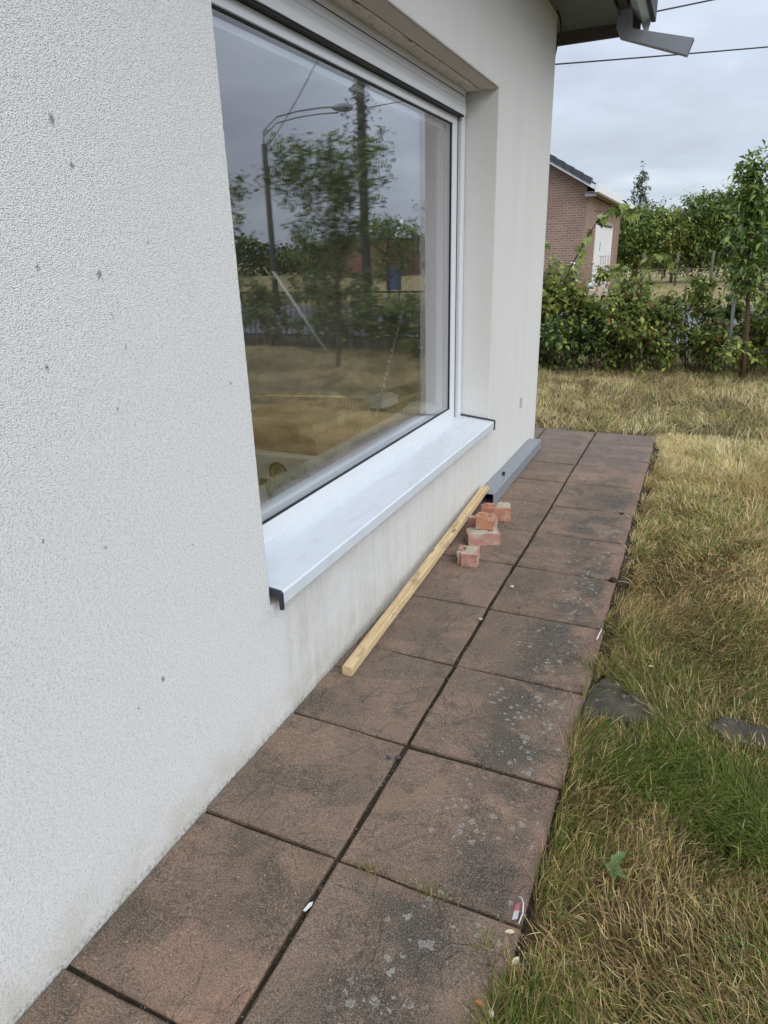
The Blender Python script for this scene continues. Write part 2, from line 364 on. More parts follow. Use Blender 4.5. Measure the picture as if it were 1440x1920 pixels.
PAPER = simple('crumpled_paper', (0.55, 0.54, 0.52), 0.8, 0.1, 14, 0.2, 0, 40, 0.5)
CONC = simple('lintel_concrete', (0.58, 0.535, 0.485), 0.92, 0.10, 10, 0.1, 0, 90, 0.4)
BARK = simple('bark', (0.115, 0.085, 0.062), 0.9, 0.35, 20, 0.15, 0, 45, 0.7, 0.006)
BARKR = simple('reddish_bark', (0.125, 0.075, 0.055), 0.85, 0.3, 24, 0.15, 0, 45, 0.6, 0.005)
STEEL = simple('galvanised_steel', (0.42, 0.43, 0.44), 0.5, 0.15, 15, 0.4, 0.3)
WIREM = simple('black_cable', (0.035, 0.037, 0.042), 0.6, 0.1, 10)
POLEM = simple('weathered_pole', (0.12, 0.115, 0.10), 0.85, 0.3, 8, 0.2, 0, 30, 0.4)
MORT = simple('mortar', (0.40, 0.36, 0.295), 0.95, 0.18, 30, 0.1, 0, 120, 0.8, 0.004)

# ------------------------------------------------------------------ ground, road, field
V = [(-600,-600,-.03),(600,-600,-.03),(600,12.6,-.03),(-600,12.6,-.03),(600,600,-.03),(-600,600,-.03)]
g = mesh('ground', V[:4], [[0,1,2,3]], LAWN); struct(g)
g = mesh('field', [(-600,21.6,-.03),(600,21.6,-.03),(600,600,-.03),(-600,600,-.03)], [[0,1,2,3]], FIELD); struct(g)
g = mesh('road', [(-600,12.6,-.03),(600,12.6,-.03),(600,21.6,-.03),(-600,21.6,-.03)], [[0,1,2,3]], ASPH); struct(g)
for nm, y0 in (('kerb', 12.5), ('kerb', 21.5)):
    k = box(nm, -120, 120, y0, y0+.12, -.06, .06, simple('kerb_concrete', (.33,.32,.30), .9, .12, 3), None, .012); struct(k)

# ------------------------------------------------------------------ paved path
PATH = box('paved_path', -.62, .985, -1.0, 6.305, -.09, -.016, SOIL); struct(PATH)
def slab(x0, x1, y0, y1):
    cx, cy = (x0+x1)/2, (y0+y1)/2; hx, hy = (x1-x0)/2, (y1-y0)/2; n = 5
    tz = random.uniform(-.0035, .0035); tx = random.uniform(-.004, .004); ty = random.uniform(-.004, .004)
    bm = bmesh.new(); top = []
    ring = []
    for i in range(n): ring.append((-hx+2*hx*i/n, -hy))
    for i in range(n): ring.append((hx, -hy+2*hy*i/n))
    for i in range(n): ring.append((hx-2*hx*i/n, hy))
    for i in range(n): ring.append((-hx, hy-2*hy*i/n))
    jr = [(a+random.uniform(-.0022,.0022), b+random.uniform(-.0022,.0022)) for a, b in ring]
    zz = lambda a, b: tz+tx*a/hx+ty*b/hy
    bev = .006
    T = [bm.verts.new((cx+a*(1-bev/hx), cy+b*(1-bev/hy), zz(a, b)+random.uniform(-.0008,.0008))) for a, b in jr]
    Mi = [bm.verts.new((cx+a, cy+b, zz(a, b)-.006)) for a, b in jr]
    B = [bm.verts.new((cx+a, cy+b, -.045)) for a, b in jr]
    bm.faces.new(T); N = len(T)
    for i in range(N):
        j = (i+1) % N
        bm.faces.new([Mi[i], Mi[j], T[j], T[i]]); bm.faces.new([B[i], B[j], Mi[j], Mi[i]])
    return bmobj('paving_slab', bm, SLAB, PATH)
jy = [-.85, -.345, .165, .672, 1.188, 1.695, 2.212, 2.710, 3.212, 3.715, 4.218, 4.708, 5.19, 5.44, 5.92, 6.30]
for i in range(len(jy)-1):
    gp = .0065 if i > 8 else .008
    sx = random.uniform(-.003, .003)
    slab(.004, .457-gp+sx, jy[i]+gp*.8, jy[i+1]-gp*.8+random.uniform(-.004,.002))
    slab(.457+gp+sx, .975+random.uniform(-.006,.006), jy[i]+gp*.8+random.uniform(-.003,.004), jy[i+1]-gp*.8)
slab(-.60, -.012, 5.80, 6.30)
# stray stepping slabs in the lawn
def outline_slab(name, pts, label, cat, z0=-.03, z1=.012):
    bm = bmesh.new(); c = Vector((sum(p[0] for p in pts)/len(pts), sum(p[1] for p in pts)/len(pts)))
    P = []
    for a, b in zip(pts, pts[1:]+pts[:1]):
        for k in range(4):
            f = k/4; P.append((a[0]+(b[0]-a[0])*f+random.uniform(-.004,.004), a[1]+(b[1]-a[1])*f+random.uniform(-.004,.004)))
    T = [bm.verts.new((c.x+(p[0]-c.x)*.97, c.y+(p[1]-c.y)*.97, z1+random.uniform(-.001,.001))) for p in P]
    Mi = [bm.verts.new((p[0], p[1], z1-.005)) for p in P]; B = [bm.verts.new((p[0], p[1], z0)) for p in P]
    bm.faces.new(T); N = len(P)
    for i in range(N):
        j = (i+1) % N
        bm.faces.new([Mi[i], Mi[j], T[j], T[i]]); bm.faces.new([B[i], B[j], Mi[j], Mi[i]])
    bmesh.ops.recalc_face_normals(bm, faces=bm.faces[:])
    o = bmobj(name, bm, DSLAB); tag(o, label, cat); return o
m, t = newmat('dark_mossy_slab'); co = objco(t)
c = t.ramp(t.noise(co, 9.0, 5.0, .65), [(.35,(.050,.046,.036)),(.55,(.080,.070,.054)),(.70,(.115,.095,.070))])
c = t.mix(t.sstep(t.noise(co, 34.0, 3.0, .6), .60, .68, 0, .7), c, (.27,.28,.23))
finish(t, c, .9, t.noise(co, 90.0, 4.0), .6, .006, .2); DSLAB = m
outline_slab('stepping_slab', [(.984,2.035),(1.205,2.110),(1.25,2.18),(1.16,2.265),(1.04,2.340),(.984,2.225)], 'dark mossy stepping slab in the grass touching the path edge', 'slab')
outline_slab('stepping_slab', [(1.39,2.17),(1.46,2.10),(1.66,2.13),(1.60,2.23),(1.45,2.25)], 'dark slab half sunk in the long grass, further from the path', 'slab')

# ------------------------------------------------------------------ the white house
HOUSE = thing('house', 'white rendered house with large picture window on the left', 'house', (0, 2, 0))
Y0, YC, ZT = -6.0, 5.75, 3.17           # wall extent
WY0, WY1, WZ0, WZ1 = 1.63, 4.268, .470, 2.442
XI = -.34
def build_wall():
    bm = bmesh.new()
    def q(*p): bm.faces.new([bm.verts.new(v) for v in p])
    ys = [Y0, WY0, WY1, YC]; zs = [-.1, WZ0, WZ1, ZT]
    for i in range(3):
        for j in range(3):
            if i == 1 and j == 1: continue
            a, b, c_, d_ = ys[i], ys[i+1], zs[j], zs[j+1]
            q((0,a,c_),(0,b,c_),(0,b,d_),(0,a,d_))
            q((XI,a,c_),(XI,a,d_),(XI,b,d_),(XI,b,c_))
    q((0,WY0,WZ0),(0,WY0,WZ1),(XI,WY0,WZ1),(XI,WY0,WZ0)); q((0,WY1,WZ0),(XI,WY1,WZ0),(XI,WY1,WZ1),(0,WY1,WZ1))
    q((0,WY0,WZ0),(XI,WY0,WZ0),(XI,WY1,WZ0),(0,WY1,WZ0)); q((0,WY0,WZ1),(0,WY1,WZ1),(XI,WY1,WZ1),(XI,WY0,WZ1))
    q((0,YC,-.1),(-9,YC,-.1),(-9,YC,ZT),(0,YC,ZT)); q((0,Y0,-.1),(0,Y0,ZT),(-9,Y0,ZT),(-9,Y0,-.1)); q((-9,Y0,-.1),(-9,Y0,ZT),(-9,YC,ZT),(-9,YC,-.1))
    bmesh.ops.remove_doubles(bm, verts=bm.verts[:], dist=1e-5)
    bmesh.ops.recalc_face_normals(bm, faces=bm.faces[:])
    # rough, slightly rounded arrises at the opening and at the corner of the house
    es = [e for e in bm.edges if all(abs(v.co.x) < 1e-6 for v in e.verts) and
          ((all(abs(v.co.y-WY0) < 1e-6 for v in e.verts) or all(abs(v.co.y-WY1) < 1e-6 for v in e.verts)) and all(WZ0-1e-6 <= v.co.z <= WZ1+1e-6 for v in e.verts)
           or all(abs(v.co.z-WZ1) < 1e-6 and WY0-1e-6 <= v.co.y <= WY1+1e-6 for v in e.verts) or all(abs(v.co.y-YC) < 1e-6 for v in e.verts))]
    bmesh.ops.bevel(bm, geom=es, offset=.007, segments=2, profile=.5, affect='EDGES')
    ed = [e for e in bm.edges if e.calc_length() > .5 and all(abs(v.co.x) < .0075 for v in e.verts) and (all(abs(v.co.y-WY0) < .008 for v in e.verts) or all(abs(v.co.z-WZ1) < .008 for v in e.verts))]
    bmesh.ops.subdivide_edges(bm, edges=ed, cuts=150)
    for v in bm.verts:
        if abs(v.co.x) < .0075 and (abs(v.co.y-WY0) < .008 or abs(v.co.z-WZ1) < .008) and v.co.x > -.0074:
            n_ = noise.noise(v.co*70)*.0022+noise.noise(v.co*25)*.001
            if abs(v.co.y-WY0) < .008: v.co.y += n_
            else: v.co.z += n_
    bmesh.ops.triangulate(bm, faces=[f for f in bm.faces if len(f.verts) > 4])
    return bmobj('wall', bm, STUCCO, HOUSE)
build_wall()
# lintel: smooth concrete strip in front, crumbled strip behind
def rough_strip(name, x0, x1, z, amp, mat):
    n = 220; V, F = [], []
    for i in range(n+1):
        y = WY0+.004+(WY1-WY0-.008)*i/n
        for j, x in enumerate((x0, x0*.6+x1*.4, x0*.3+x1*.7, x1)):
            k = noise.noise(Vector((x*30, y*16, z)))*amp+noise.noise(Vector((x*90, y*60, z)))*amp*.5
            V.append((x+(k if j in (0, 3) else 0), y, z-abs(k)))
    for i in range(n):
        for j in range(3):
            a = i*4+j; F.append([a, a+4, a+5, a+1])
    return mesh(name, V, F, mat, HOUSE, True)
rough_strip('lintel_strip', -.008, -.098, WZ1-.004, .0006, CONC)
m, t = newmat('crumbled_plaster'); co = objco(t)
c = t.mix(t.sstep(t.noise(t.mapping(co, (2, .7, 1)), 26.0, 6.0, .75), .50, .68, 0, .8), (.66,.62,.56), (.30,.25,.20))
finish(t, c, .95, t.noise(co, 60.0, 4.0), .8, .01, .1); CRUM = m
rough_strip('plaster_strip', -.100, -.205, WZ1-.005, .005, CRUM)

STEELD = simple('spacer_metal', (.30,.31,.32), .5, .1, 9)
# window: frame mesh with its sub-parts
XF = -.215
WIN = bpy.data.objects.new('window', None); link(WIN, HOUSE); WIN.location = (0, 0, 0); WIN['_at'] = [0, 0, 0]; ATS.append(WIN)
GY0, GY1, GZ0, GZ1 = 1.80, 4.095, .620, 2.262
def wbox(name, x0, x1, y0, y1, z0, z1, mat, bev=.003): return box(name, x0, x1, y0, y1, z0, z1, mat, WIN, bev)
wbox('bottom_rail', XF-.075, XF, 1.64, 4.172, .53, GZ0, WHITEM)
wbox('jamb', XF-.0755, XF-.0005, GY1, 4.172, GZ0+.0005, 2.33, WHITEM)
wbox('jamb', XF-.0755, XF-.0005, 1.64, GY0, GZ0+.0005, 2.33, WHITEM)
wbox('head_rail', XF-.075, XF+.001, GY0-.01, GY1+.002, GZ1, 2.300, WHITEM)
XG = XF-.014
pane = mesh('pane', [(XG,GY0-.005,GZ0-.005),(XG,GY1+.005,GZ0-.005),(XG,GY1+.005,GZ1+.005),(XG,GY0-.005,GZ1+.005)], [[0,1,2,3]], GLASS, WIN)
mesh('pane', [(XG-.018,GY0-.005,GZ0-.005),(XG-.0183,GY1+.005,GZ0-.005),(XG-.0183,GY1+.005,GZ1+.005),(XG-.018,GY0-.005,GZ1+.005)], [[0,1,2,3]], GLASS2, WIN)
gk = .0055
for a in ((GY0,GY1,GZ0,GZ0+gk),(GY0,GY1,GZ1-gk,GZ1),(GY0,GY0+gk,GZ0+gk,GZ1-gk),(GY1-gk,GY1,GZ0+gk,GZ1-gk)):
    box('gasket', XG-.004, XG+.006, a[0], a[1], a[2], a[3], BLACK, WIN)
    box('spacer_bar', XG-.0175, XG-.0045, a[0], a[1], a[2], a[3]+.002, STEELD, WIN)
for a in ((GY0,GY1,GZ0-.01,GZ0+.03),(GY0,GY1,GZ1-.035,GZ1+.01),(GY1-.035,GY1+.01,GZ0+.031,GZ1-.036)):
    box('inner_bead', XG-.075, XG-.032, a[0], a[1], a[2], a[3], WHITEM, WIN, .003)
wbox('guide_rail', XF-.05, XF+.018, 4.198, 4.262, .545, 2.436, WHITEM, .004)
box('guide_slot', XF-.06, XF-.004, 4.173, 4.197, .545, 2.30, CAPM, WIN)
box('brush_gap', XF-.07, XF+.034, 1.64, 4.185, 2.3015, 2.330, BLACK, WIN)
sz = 2.306
for i, h in enumerate((.062, .035, .034)):
    x1 = XF+.042 - (0 if i == 0 else .004)
    prism('shutter_slat', [(x1-.007, sz+.0015), (x1, sz+.0015), (x1+.0025, sz+h*.5), (x1, sz+h-.0015), (x1-.007, sz+h-.0015)], 'y', 1.64, 4.188, WHITEM, WIN, .0012)
    sz += h
V, F = [], []
for i in range(150):
    y = 1.68+i*.0166; addbox(V, F, XF+.034, XF+.0402, y, y+.010, 2.4015, 2.4045)
o = mesh('slat_slots', V, F, BLACK, WIN); o['kind'] = 'stuff'
# sill with dark end caps
SILL = prism('window_sill', [(XF-.01,.548),(.030,.521),(.036,.516),(.037,.474),(.033,.474),(.030,.512),(XF-.01,.539)], 'y', 1.646, 4.256, SILLM, HOUSE, .0012)
SILL['_at'] = [0, 0, 0]
def cap(y0, y1):
    prism('end_cap', [(XF+.002,.558),(.036,.5305),(.043,.523),(.043,.462),(.030,.462),(.030,.500),(.022,.506),(XF+.002,.520)], 'y', y0, y1, CAPM, SILL, .002)
cap(1.6335, 1.6465); cap(4.2555, 4.2675)
mesh('sill_bed', [(XF,1.645,.50),(-.003,1.645,.472),(-.003,4.255,.472),(XF,4.255,.50)], [[0,1,2,3]], CONC, HOUSE)
del SILL['_at']
# little pop-out vent mark on the wall near the corner
fr = mesh('vent_plate', *(lambda V, F: (addbox(V, F, .001, .006, 5.135, 5.143, .425, .505), addbox(V, F, .001, .006, 5.185, 5.193, .425, .505), addbox(V, F, .001, .006, 5.1432, 5.1848, .425, .433), addbox(V, F, .001, .006, 5.1432, 5.1848, .497, .505), (V, F))[-1])([], []), simple('grey_vent', (.42,.42,.41), .6), HOUSE)
# eaves
box('soffit', 0.002, .392, Y0-.3, 6.165, 3.155, 3.172, SOFF, HOUSE)
box('soffit', -9.2, -.002, 5.753, 6.165, 3.155, 3.172, SOFF, HOUSE)
box('verge_board', -9.2, .53, 6.166, 6.196, 3.07, 3.36, BROWN, HOUSE, .004)
box('fascia_board', .393, .456, Y0-.3, 6.164, 3.195, 3.34, BROWN, HOUSE, .004)
gut = prism('gutter', [(.457,3.36),(.457,3.24),(.475,3.20),(.545,3.135),(.598,3.16),(.61,3.36),(.60,3.36),(.59,3.19),(.545,3.155),(.485,3.21),(.467,3.25),(.467,3.36)], 'y', Y0-.3, 6.17, WHITE, HOUSE)
gut['_at'] = [0,0,0]
prism('gutter_end', [(.457,3.36),(.457,3.30),(.555,3.085),(.585,3.09),(.60,3.16),(.612,3.36)], 'y', 6.1975, 6.215, WHITE, gut)
del gut['_at']
box('drip_edge', .600, .632, Y0-.3, 6.20, 3.135, 3.42, ROOFT, HOUSE, .004)
# roof plane (tile courses unseen from below)
prism('roof', [(.63,3.42),(-4.5,5.6),(-9.6,3.42),(-9.6,3.36),(-4.5,5.5),(.61,3.36)], 'y', Y0-.3, 6.2, ROOFT, HOUSE)
# outlet of the gutter: short drop and a cut-off offset
def rect_tube(name, pts, ups, wy, h, mat, parent):
    V, F = [], []
    for (px, pz), (ux, uz) in zip(pts, ups):
        for sy in (-1, 1):
            for su in (-1, 1):
                V.append((px+ux*h*su/2, 6.04+sy*wy/2, pz+uz*h*su/2))
    for i in range(len(pts)-1):
        a, b = i*4, i*4+4
        for (p, q) in ((0,1),(1,3),(3,2),(2,0)): F.append([a+p, a+q, b+q, b+p])
    o = mesh(name, V, F, mat, parent); md = o.modifiers.new('wall', 'SOLIDIFY'); md.thickness = .003; return o
el = rect_tube('downpipe_outlet', [(.432,3.27),(.432,3.085),(.455,3.045),(.90,2.905)], [(1,0),(1,0),(.93,.37),(.30,.95)], .075, .10, ZINC, HOUSE)
V, F = [], []; tube_data(V, F, [(.41,6.0,3.205),(.41,5.994,3.205)], [.006,.006], 8); mesh('rivet', V, F, BLACK, HOUSE)
tube('cable', [(.012,5.66,3.16),(.03,5.70,3.12),(.035,5.735,3.05),(.01,5.76,3.0),(-.01,5.765,2.9)], .006, BLACK, HOUSE)

# interior shell
V, F = [], []
x0, x1, y0, y1, z0, z1 = -5.2, XI-.004, -1.5, 5.40, .10, 2.62
V = [(x0,y0,z0),(x1,y0,z0),(x1,y1,z0),(x0,y1,z0),(x0,y0,z1),(x1,y0,z1),(x1,y1,z1),(x0,y1,z1)]
mesh('room_wall', V, [[4,7,6,5],[0,4,5,1],[3,2,6,7],[0,3,7,4]], PLAST, HOUSE)
mesh('room_floor', [(x0,y0,z0+.001),(x1,y0,z0+.001),(x1,y1,z0+.001),(x0,y1,z0+.001)], [[0,1,2,3]], FLOORI, HOUSE)
box('inner_sill', -.50, XF-.077, 1.66, 4.24, .585, .622, simple('inner_sill_stone', (.58,.58,.58), .45, .1, 8), HOUSE, .004)

# things inside, behind the pane
bx = thing('carton', 'white carton with round gold emblem behind the window pane', 'box', (-.83, 3.2, .10))
box('body', -1.12, -.56, 2.93, 3.62, .101, .566, CARDW, bx, .006)
def disc(name, c, r, r0, mat, parent, y, n=32):
    V = []; F = []
    for i in range(n):
        a = 2*math.pi*i/n; V += [(c[0]+r*math.cos(a), y, c[1]+r*math.sin(a)), (c[0]+r0*math.cos(a), y, c[1]+r0*math.sin(a))]
    for i in range(n): j = (i+1) % n; F.append([2*i, 2*j, 2*j+1, 2*i+1])
    return mesh(name, V, F, mat, parent)
EMC = (-.81, .470)
disc('emblem_ring', EMC, .060, .046, DKPR, bx, 2.928); disc('emblem', EMC, .0455, 0, GOLD, bx, 2.9285); disc('emblem_mark', (EMC[0], EMC[1]+.004), .022, .010, DKPR, bx, 2.9265)
box('printed_band', EMC[0]-.12, EMC[0]+.03, 2.925, 2.9262, EMC[1]-.095, EMC[1]-.045, DKPR, bx)
def crumple_box(name, x0, x1, y0, y1, z0, z1, mat, label, cat, amp=.012, cuts=5, parent=None):
    bm = bmesh.new(); bmesh.ops.create_cube(bm, size=1)
    bmesh.ops.subdivide_edges(bm, edges=bm.edges[:], cuts=cuts, use_grid_fill=True)
    for v in bm.verts:
        p = Vector((x0+(v.co.x+.5)*(x1-x0), y0+(v.co.y+.5)*(y1-y0), z0+(v.co.z+.5)*(z1-z0)))
        n_ = noise.noise_vector(p*7)*amp; n_.z *= (v.co.z+.5); v.co = p+n_
    o = bmobj(name, bm, mat, parent)
    if label: tag(o, label, cat)
    return o
crumple_box('cardboard_box', -1.16, -.60, 2.99, 3.70, .568, .745, CARD, 'brown cardboard box lying on the white carton indoors', 'box', .022)
crumple_box('cardboard_sheet', -.98, -.54, 3.78, 4.25, .102, .60, CARD, 'flattened cardboard heap near the right of the window indoors', 'cardboard', .04)
crumple_box('wrapping_paper', -.86, -.60, 3.88, 4.12, .64, .69, PAPER, 'crumpled white paper on the cardboard heap indoors', 'paper', .03)
crumple_box('paper_scrap', -.46, -.34, 3.86, 4.10, .624, .655, PAPER, 'crumpled pale paper on the inner sill at its far end', 'paper', .018)
m, t = newmat('clear_film'); co = objco(t)
b_ = t.n('ShaderNodeBump', {'Height': t.noise(co, 28.0, 3.0, .5, 1.0), 'Strength': .9, 'Distance': .02})
mx = t.n('ShaderNodeMixShader', {0: .42, 1: t.n('ShaderNodeBsdfTransparent', {'Color': (.9,.93,.9,1)}), 2: t.n('ShaderNodeBsdfPrincipled', {'Base Color': (.62,.68,.64,1), 'Roughness': .25, 'Normal': b_})})
t.n('ShaderNodeOutputMaterial', {'Surface': mx}); FILM = m
def pouch():
    n = 16; V, F = [], []; A, B, C_, D = map(Vector, ((-.31,2.12,0),(-.50,2.36,0),(-.455,2.66,0),(-.29,2.42,0)))
    for s in (0, 1):
        for i in range(n+1):
            for j in range(n+1):
                u, v = i/n, j/n; p = (A*(1-u)+B*u)*(1-v)+(D*(1-u)+C_*u)*v
                bulge = (4*u*(1-u)*4*v*(1-v))**.5*.035
                p.z = .626+bulge*s+abs(noise.noise(p*16+Vector((0,0,s*3))))*.018*s; V.append(tuple(p))
        o = s*(n+1)**2
        for i in range(n):
            for j in range(n): a = o+i*(n+1)+j; F.append([a, a+1, a+n+2, a+n+1])
    return mesh('plastic_pouch', V, F, FILM, None, True)
tag(pouch(), 'clear plastic pouch lying on the inner window sill', 'plastic bag')
tag(tube('wooden_stick', [(-1.28,3.34,.79),(-.72,3.58,.77)], .008, WOOD), 'thin wooden stick lying across the cardboard box indoors', 'stick')
cb = thing('corner_bead', 'perforated metal corner bead leaning behind the pane', 'metal strip', (-.62,3.80,.61))
V, F = [], []; P0, P1 = Vector((-.62,3.80,.61)), Vector((-.62,4.95,2.15)); n = 46
for i in range(n):
    a, b = P0.lerp(P1, i/n), P0.lerp(P1, (i+.55)/n); dz = Vector((0,.012,-.009))
    bidx = len(V); V += [tuple(a-dz), tuple(b-dz), tuple(b+dz), tuple(a+dz)]; F.append([bidx, bidx+1, bidx+2, bidx+3])
o = mesh('perforated_wing', V, F, STEEL, cb); tube('nose', [P0+dz, P1+dz], .0035, STEEL, cb)

# ------------------------------------------------------------------ pipe, batten, bricks
pp = thing('drain_pipe', 'grey rectangular drain pipe lying along the wall base', 'pipe', (.09, 4.8, 0))
def hollow(name, x0, x1, y0, y1, z0, z1, th, mat, parent, close_far=False):
    b = .006
    def ring(d):
        a, b_, c_, e = x0+d, x1-d, z0+d, z1-d; k = max(.001, b-d)
        return [(a+k,c_),(b_-k,c_),(b_,c_+k),(b_,e-k),(b_-k,e),(a+k,e),(a,e-k),(a,c_+k)]
    o_, i_ = ring(0), ring(th); bm = bmesh.new()
    L = []
    for yy in (y0, y1):
        L.append([bm.verts.new((p[0], yy, p[1])) for p in o_]); L.append([bm.verts.new((p[0], yy, p[1])) for p in i_])
    for j in range(8):
        k = (j+1) % 8
        bm.faces.new([L[0][j], L[0][k], L[2][k], L[2][j]]); bm.faces.new([L[1][k], L[1][j], L[3][j], L[3][k]])
        bm.faces.new([L[0][k], L[0][j], L[1][j], L[1][k]]); bm.faces.new([L[2][j], L[2][k], L[3][k], L[3][j]])
    bmesh.ops.recalc_face_normals(bm, faces=bm.faces[:])
    return bmobj(name, bm, mat, parent)
pipe = hollow('pipe_body', .008, .110, 4.40, 5.52, .004, .090, .003, ZINC, pp)
hollow('sleeve', .005, .1135, 4.02, 4.44, .001, .0935, .003, ZINC, pp)
box('pipe_plug', .0115, .1065, 5.485, 5.519, .0075, .0865, ZINC, pp)
tube('spigot', [(.068,4.44,.092),(.068,4.44,.112)], .010, BLACK, pp)
tube('spigot_lip', [(.068,4.44,.112),(.068,4.44,.116)], .0125, BLACK, pp)

# batten: a sawn 45 x 45 length, near end on the slabs, far end on the pipe
def batten():
    A = Vector((.089, 1.968, .0225)); B = Vector((.048, 4.085, .124)); n = 40; s = .0215
    dr = (B-A).normalized(); rt = dr.cross(Vector((0,0,1))).normalized(); up = rt.cross(dr)
    bm = bmesh.new(); rings = []
    for i in range(n+1):
        f = i/n; c_ = A.lerp(B, f)+rt*(math.sin(f*3.0)*.004); sc = 1.0
        tilt = 0; ring = []
        for (u, v) in ((-1,-.8),(-.8,-1),(.8,-1),(1,-.8),(1,.8),(.8,1),(-.8,1),(-1,.8)):
            k = noise.noise(Vector((u*2, v*2, f*26)))*.0009
            e = 0
            if i == n: e = -.03*(1 if v > 0 else 0)+noise.noise(Vector((u*3, v*3, 4)))*.012
            if i == n: u, v = u*.8, v*.7-.15
            ring.append(bm.verts.new(c_+rt*(u*s+k)+up*(v*s+k)+dr*e))
        rings.append(ring)
    for a, b in zip(rings, rings[1:]):
        for j in range(8): bm.faces.new([a[j], a[(j+1) % 8], b[(j+1) % 8], b[j]])
    bm.faces.new(rings[0][::-1]); bm.faces.new(rings[-1])
    bmesh.ops.recalc_face_normals(bm, faces=bm.faces[:])
    return bmobj('wooden_batten', bm, WOOD)
tag(batten(), 'long pale sawn timber batten lying beside the wall on the slabs', 'timber')

CLAY = m_claybrick('orange_clay', (.38,.175,.115), (.48,.23,.14)); CLAYP = m_claybrick('pale_red_clay', (.38,.20,.155), (.44,.255,.20))
def clay_piece(name, label, loc, rz, xs, ys, h, mask, mat, jit=.004, tilt=(0, 0), z=0.0, grooves=False):
    """perforated clay brick fragment: cells of a plan grid, holes left out"""
    T = thing(name, label, 'brick', (loc[0], loc[1], z), 'broken bricks by the wall')
    rot = Matrix.Rotation(rz, 4, 'Z') @ Matrix.Rotation(tilt[0], 4, 'X') @ Matrix.Rotation(tilt[1], 4, 'Y')
    xs = [q*1.16 for q in xs]; ys = [q*1.16 for q in ys]; h *= 1.12
    X = np.concatenate([[0], np.cumsum(xs)]); X = X-X[-1]/2; Y = np.concatenate([[0], np.cumsum(ys)]); Y = Y-Y[-1]/2
    bm = bmesh.new(); vc = {}
    zs = [0, h*.33, h*.66, h]
    def vv(i, j, k):
        if (i, j, k) not in vc:
            p = Vector((X[i], Y[j], zs[k])); outer = i in (0, len(X)-1) or j in (0, len(Y)-1)
            q = p*38+Vector(loc+(z,))*9; nv = noise.noise_vector(q)*jit
            if k == 0: nv.z = 0
            vc[(i, j, k)] = bm.verts.new(rot @ (p+nv*(1.6 if outer else .7))+Vector((loc[0], loc[1], z)))
        return vc[(i, j, k)]
    solid = lambda i, j: 0 <= i < len(xs) and 0 <= j < len(ys) and mask[j][i] == '#'
    for i in range(len(xs)):
        for j in range(len(ys)):
            if not solid(i, j): continue
            bm.faces.new([vv(i,j,3), vv(i+1,j,3), vv(i+1,j+1,3), vv(i,j+1,3)]); bm.faces.new([vv(i,j,0), vv(i,j+1,0), vv(i+1,j+1,0), vv(i+1,j,0)])
            for (di, dj, a, b) in ((0,-1,(i,j),(i+1,j)),(1,0,(i+1,j),(i+1,j+1)),(0,1,(i+1,j+1),(i,j+1)),(-1,0,(i,j+1),(i,j))):
                if not solid(i+di, j+dj):
                    for k in range(3): bm.faces.new([vv(*a,k), vv(*b,k), vv(*b,k+1), vv(*a,k+1)])
    bmesh.ops.recalc_face_normals(bm, faces=bm.faces[:])
    bmobj('brick_body', bm, mat, T)
    return T, rot
def mortar(T, rot, loc, z, cx, cy, hx, hy, zt, hh=.006):
    cx *= 1.16; cy *= 1.16; hx *= 1.14; hy *= 1.14; zt *= 1.12
    bm = bmesh.new(); n = 9; g_ = {}
    for i in range(n):
        for j in range(n):
            u, v = i/(n-1)*2-1, j/(n-1)*2-1; e = max(0, 1-max(abs(u), abs(v))**4)
            q = Vector((cx+u*hx, cy+v*hy, zt)); k = noise.noise(q*60+Vector((loc[0]*9, loc[1]*9, 0)))
            q.x += noise.noise(q*40)*.006; q.z += e*hh*(1+.9*k)-.0015*(1-e)
            g_[i, j] = bm.verts.new(rot @ q+Vector((loc[0], loc[1], z)))
    for i in range(n-1):
        for j in range(n-1): bm.faces.new([g_[i,j], g_[i+1,j], g_[i+1,j+1], g_[i,j+1]])
    return bmobj('mortar', bm, MORT, T)
# front fragment
L = (.212, 3.165); T, r_ = clay_piece('brick_fragment', 'small broken brick piece nearest the camera, apart from the rest', L, R(10), [.020,.014,.030,.030], [.018,.020,.020,.030,.020], .062, ['.###','####','.###','#.##','####'], CLAYP, .0045)
mortar(T, r_, L, 0, .012, .005, .026, .036, .0625, .004)
# block under the stacked piece
L = (.208, 3.452); T, r_ = clay_piece('brick_block', 'mortar topped brick block with a smaller piece lying on it', L, R(27), [.032]*5, [.032,.034,.032], .062, ['#####','#####','.####'], CLAYP, .0035)
mortar(T, r_, L, 0, -.004, .002, .074, .044, .0625, .010)
# piece on top
L = (.212, 3.475); T, r_ = clay_piece('brick_piece', 'orange brick piece with slots resting on the mortar topped block', L, R(12), [.012,.026,.010,.026,.012], [.016,.016,.012,.016,.018], .066, ['#####','#.#.#','#####','#.#.#','#####'], CLAY, .003, (R(-3), R(3)), .0835)
# rear piece with mortar
L = (.178, 3.845); T, r_ = clay_piece('perforated_brick', 'perforated brick with grey mortar lump, rearmost beside the pipe end', L, R(14), [.012,.026,.010,.026,.012,.040,.030], [.016,.016,.012,.016,.028], .074, ['#######','#.#.###','#######','#.#.###','.#####.'], CLAY, .004)
mortar(T, r_, L, 0, .038, .010, .040, .038, .0745, .012)
# piece standing behind the stack
L = (.165, 3.60); T, r_ = clay_piece('brick_shard', 'dark brick shard half hidden behind the two stacked pieces', L, R(6), [.03,.03,.03,.03,.02], [.02,.02,.022], .085, ['#####','###.#','.####'], CLAYP, .005)

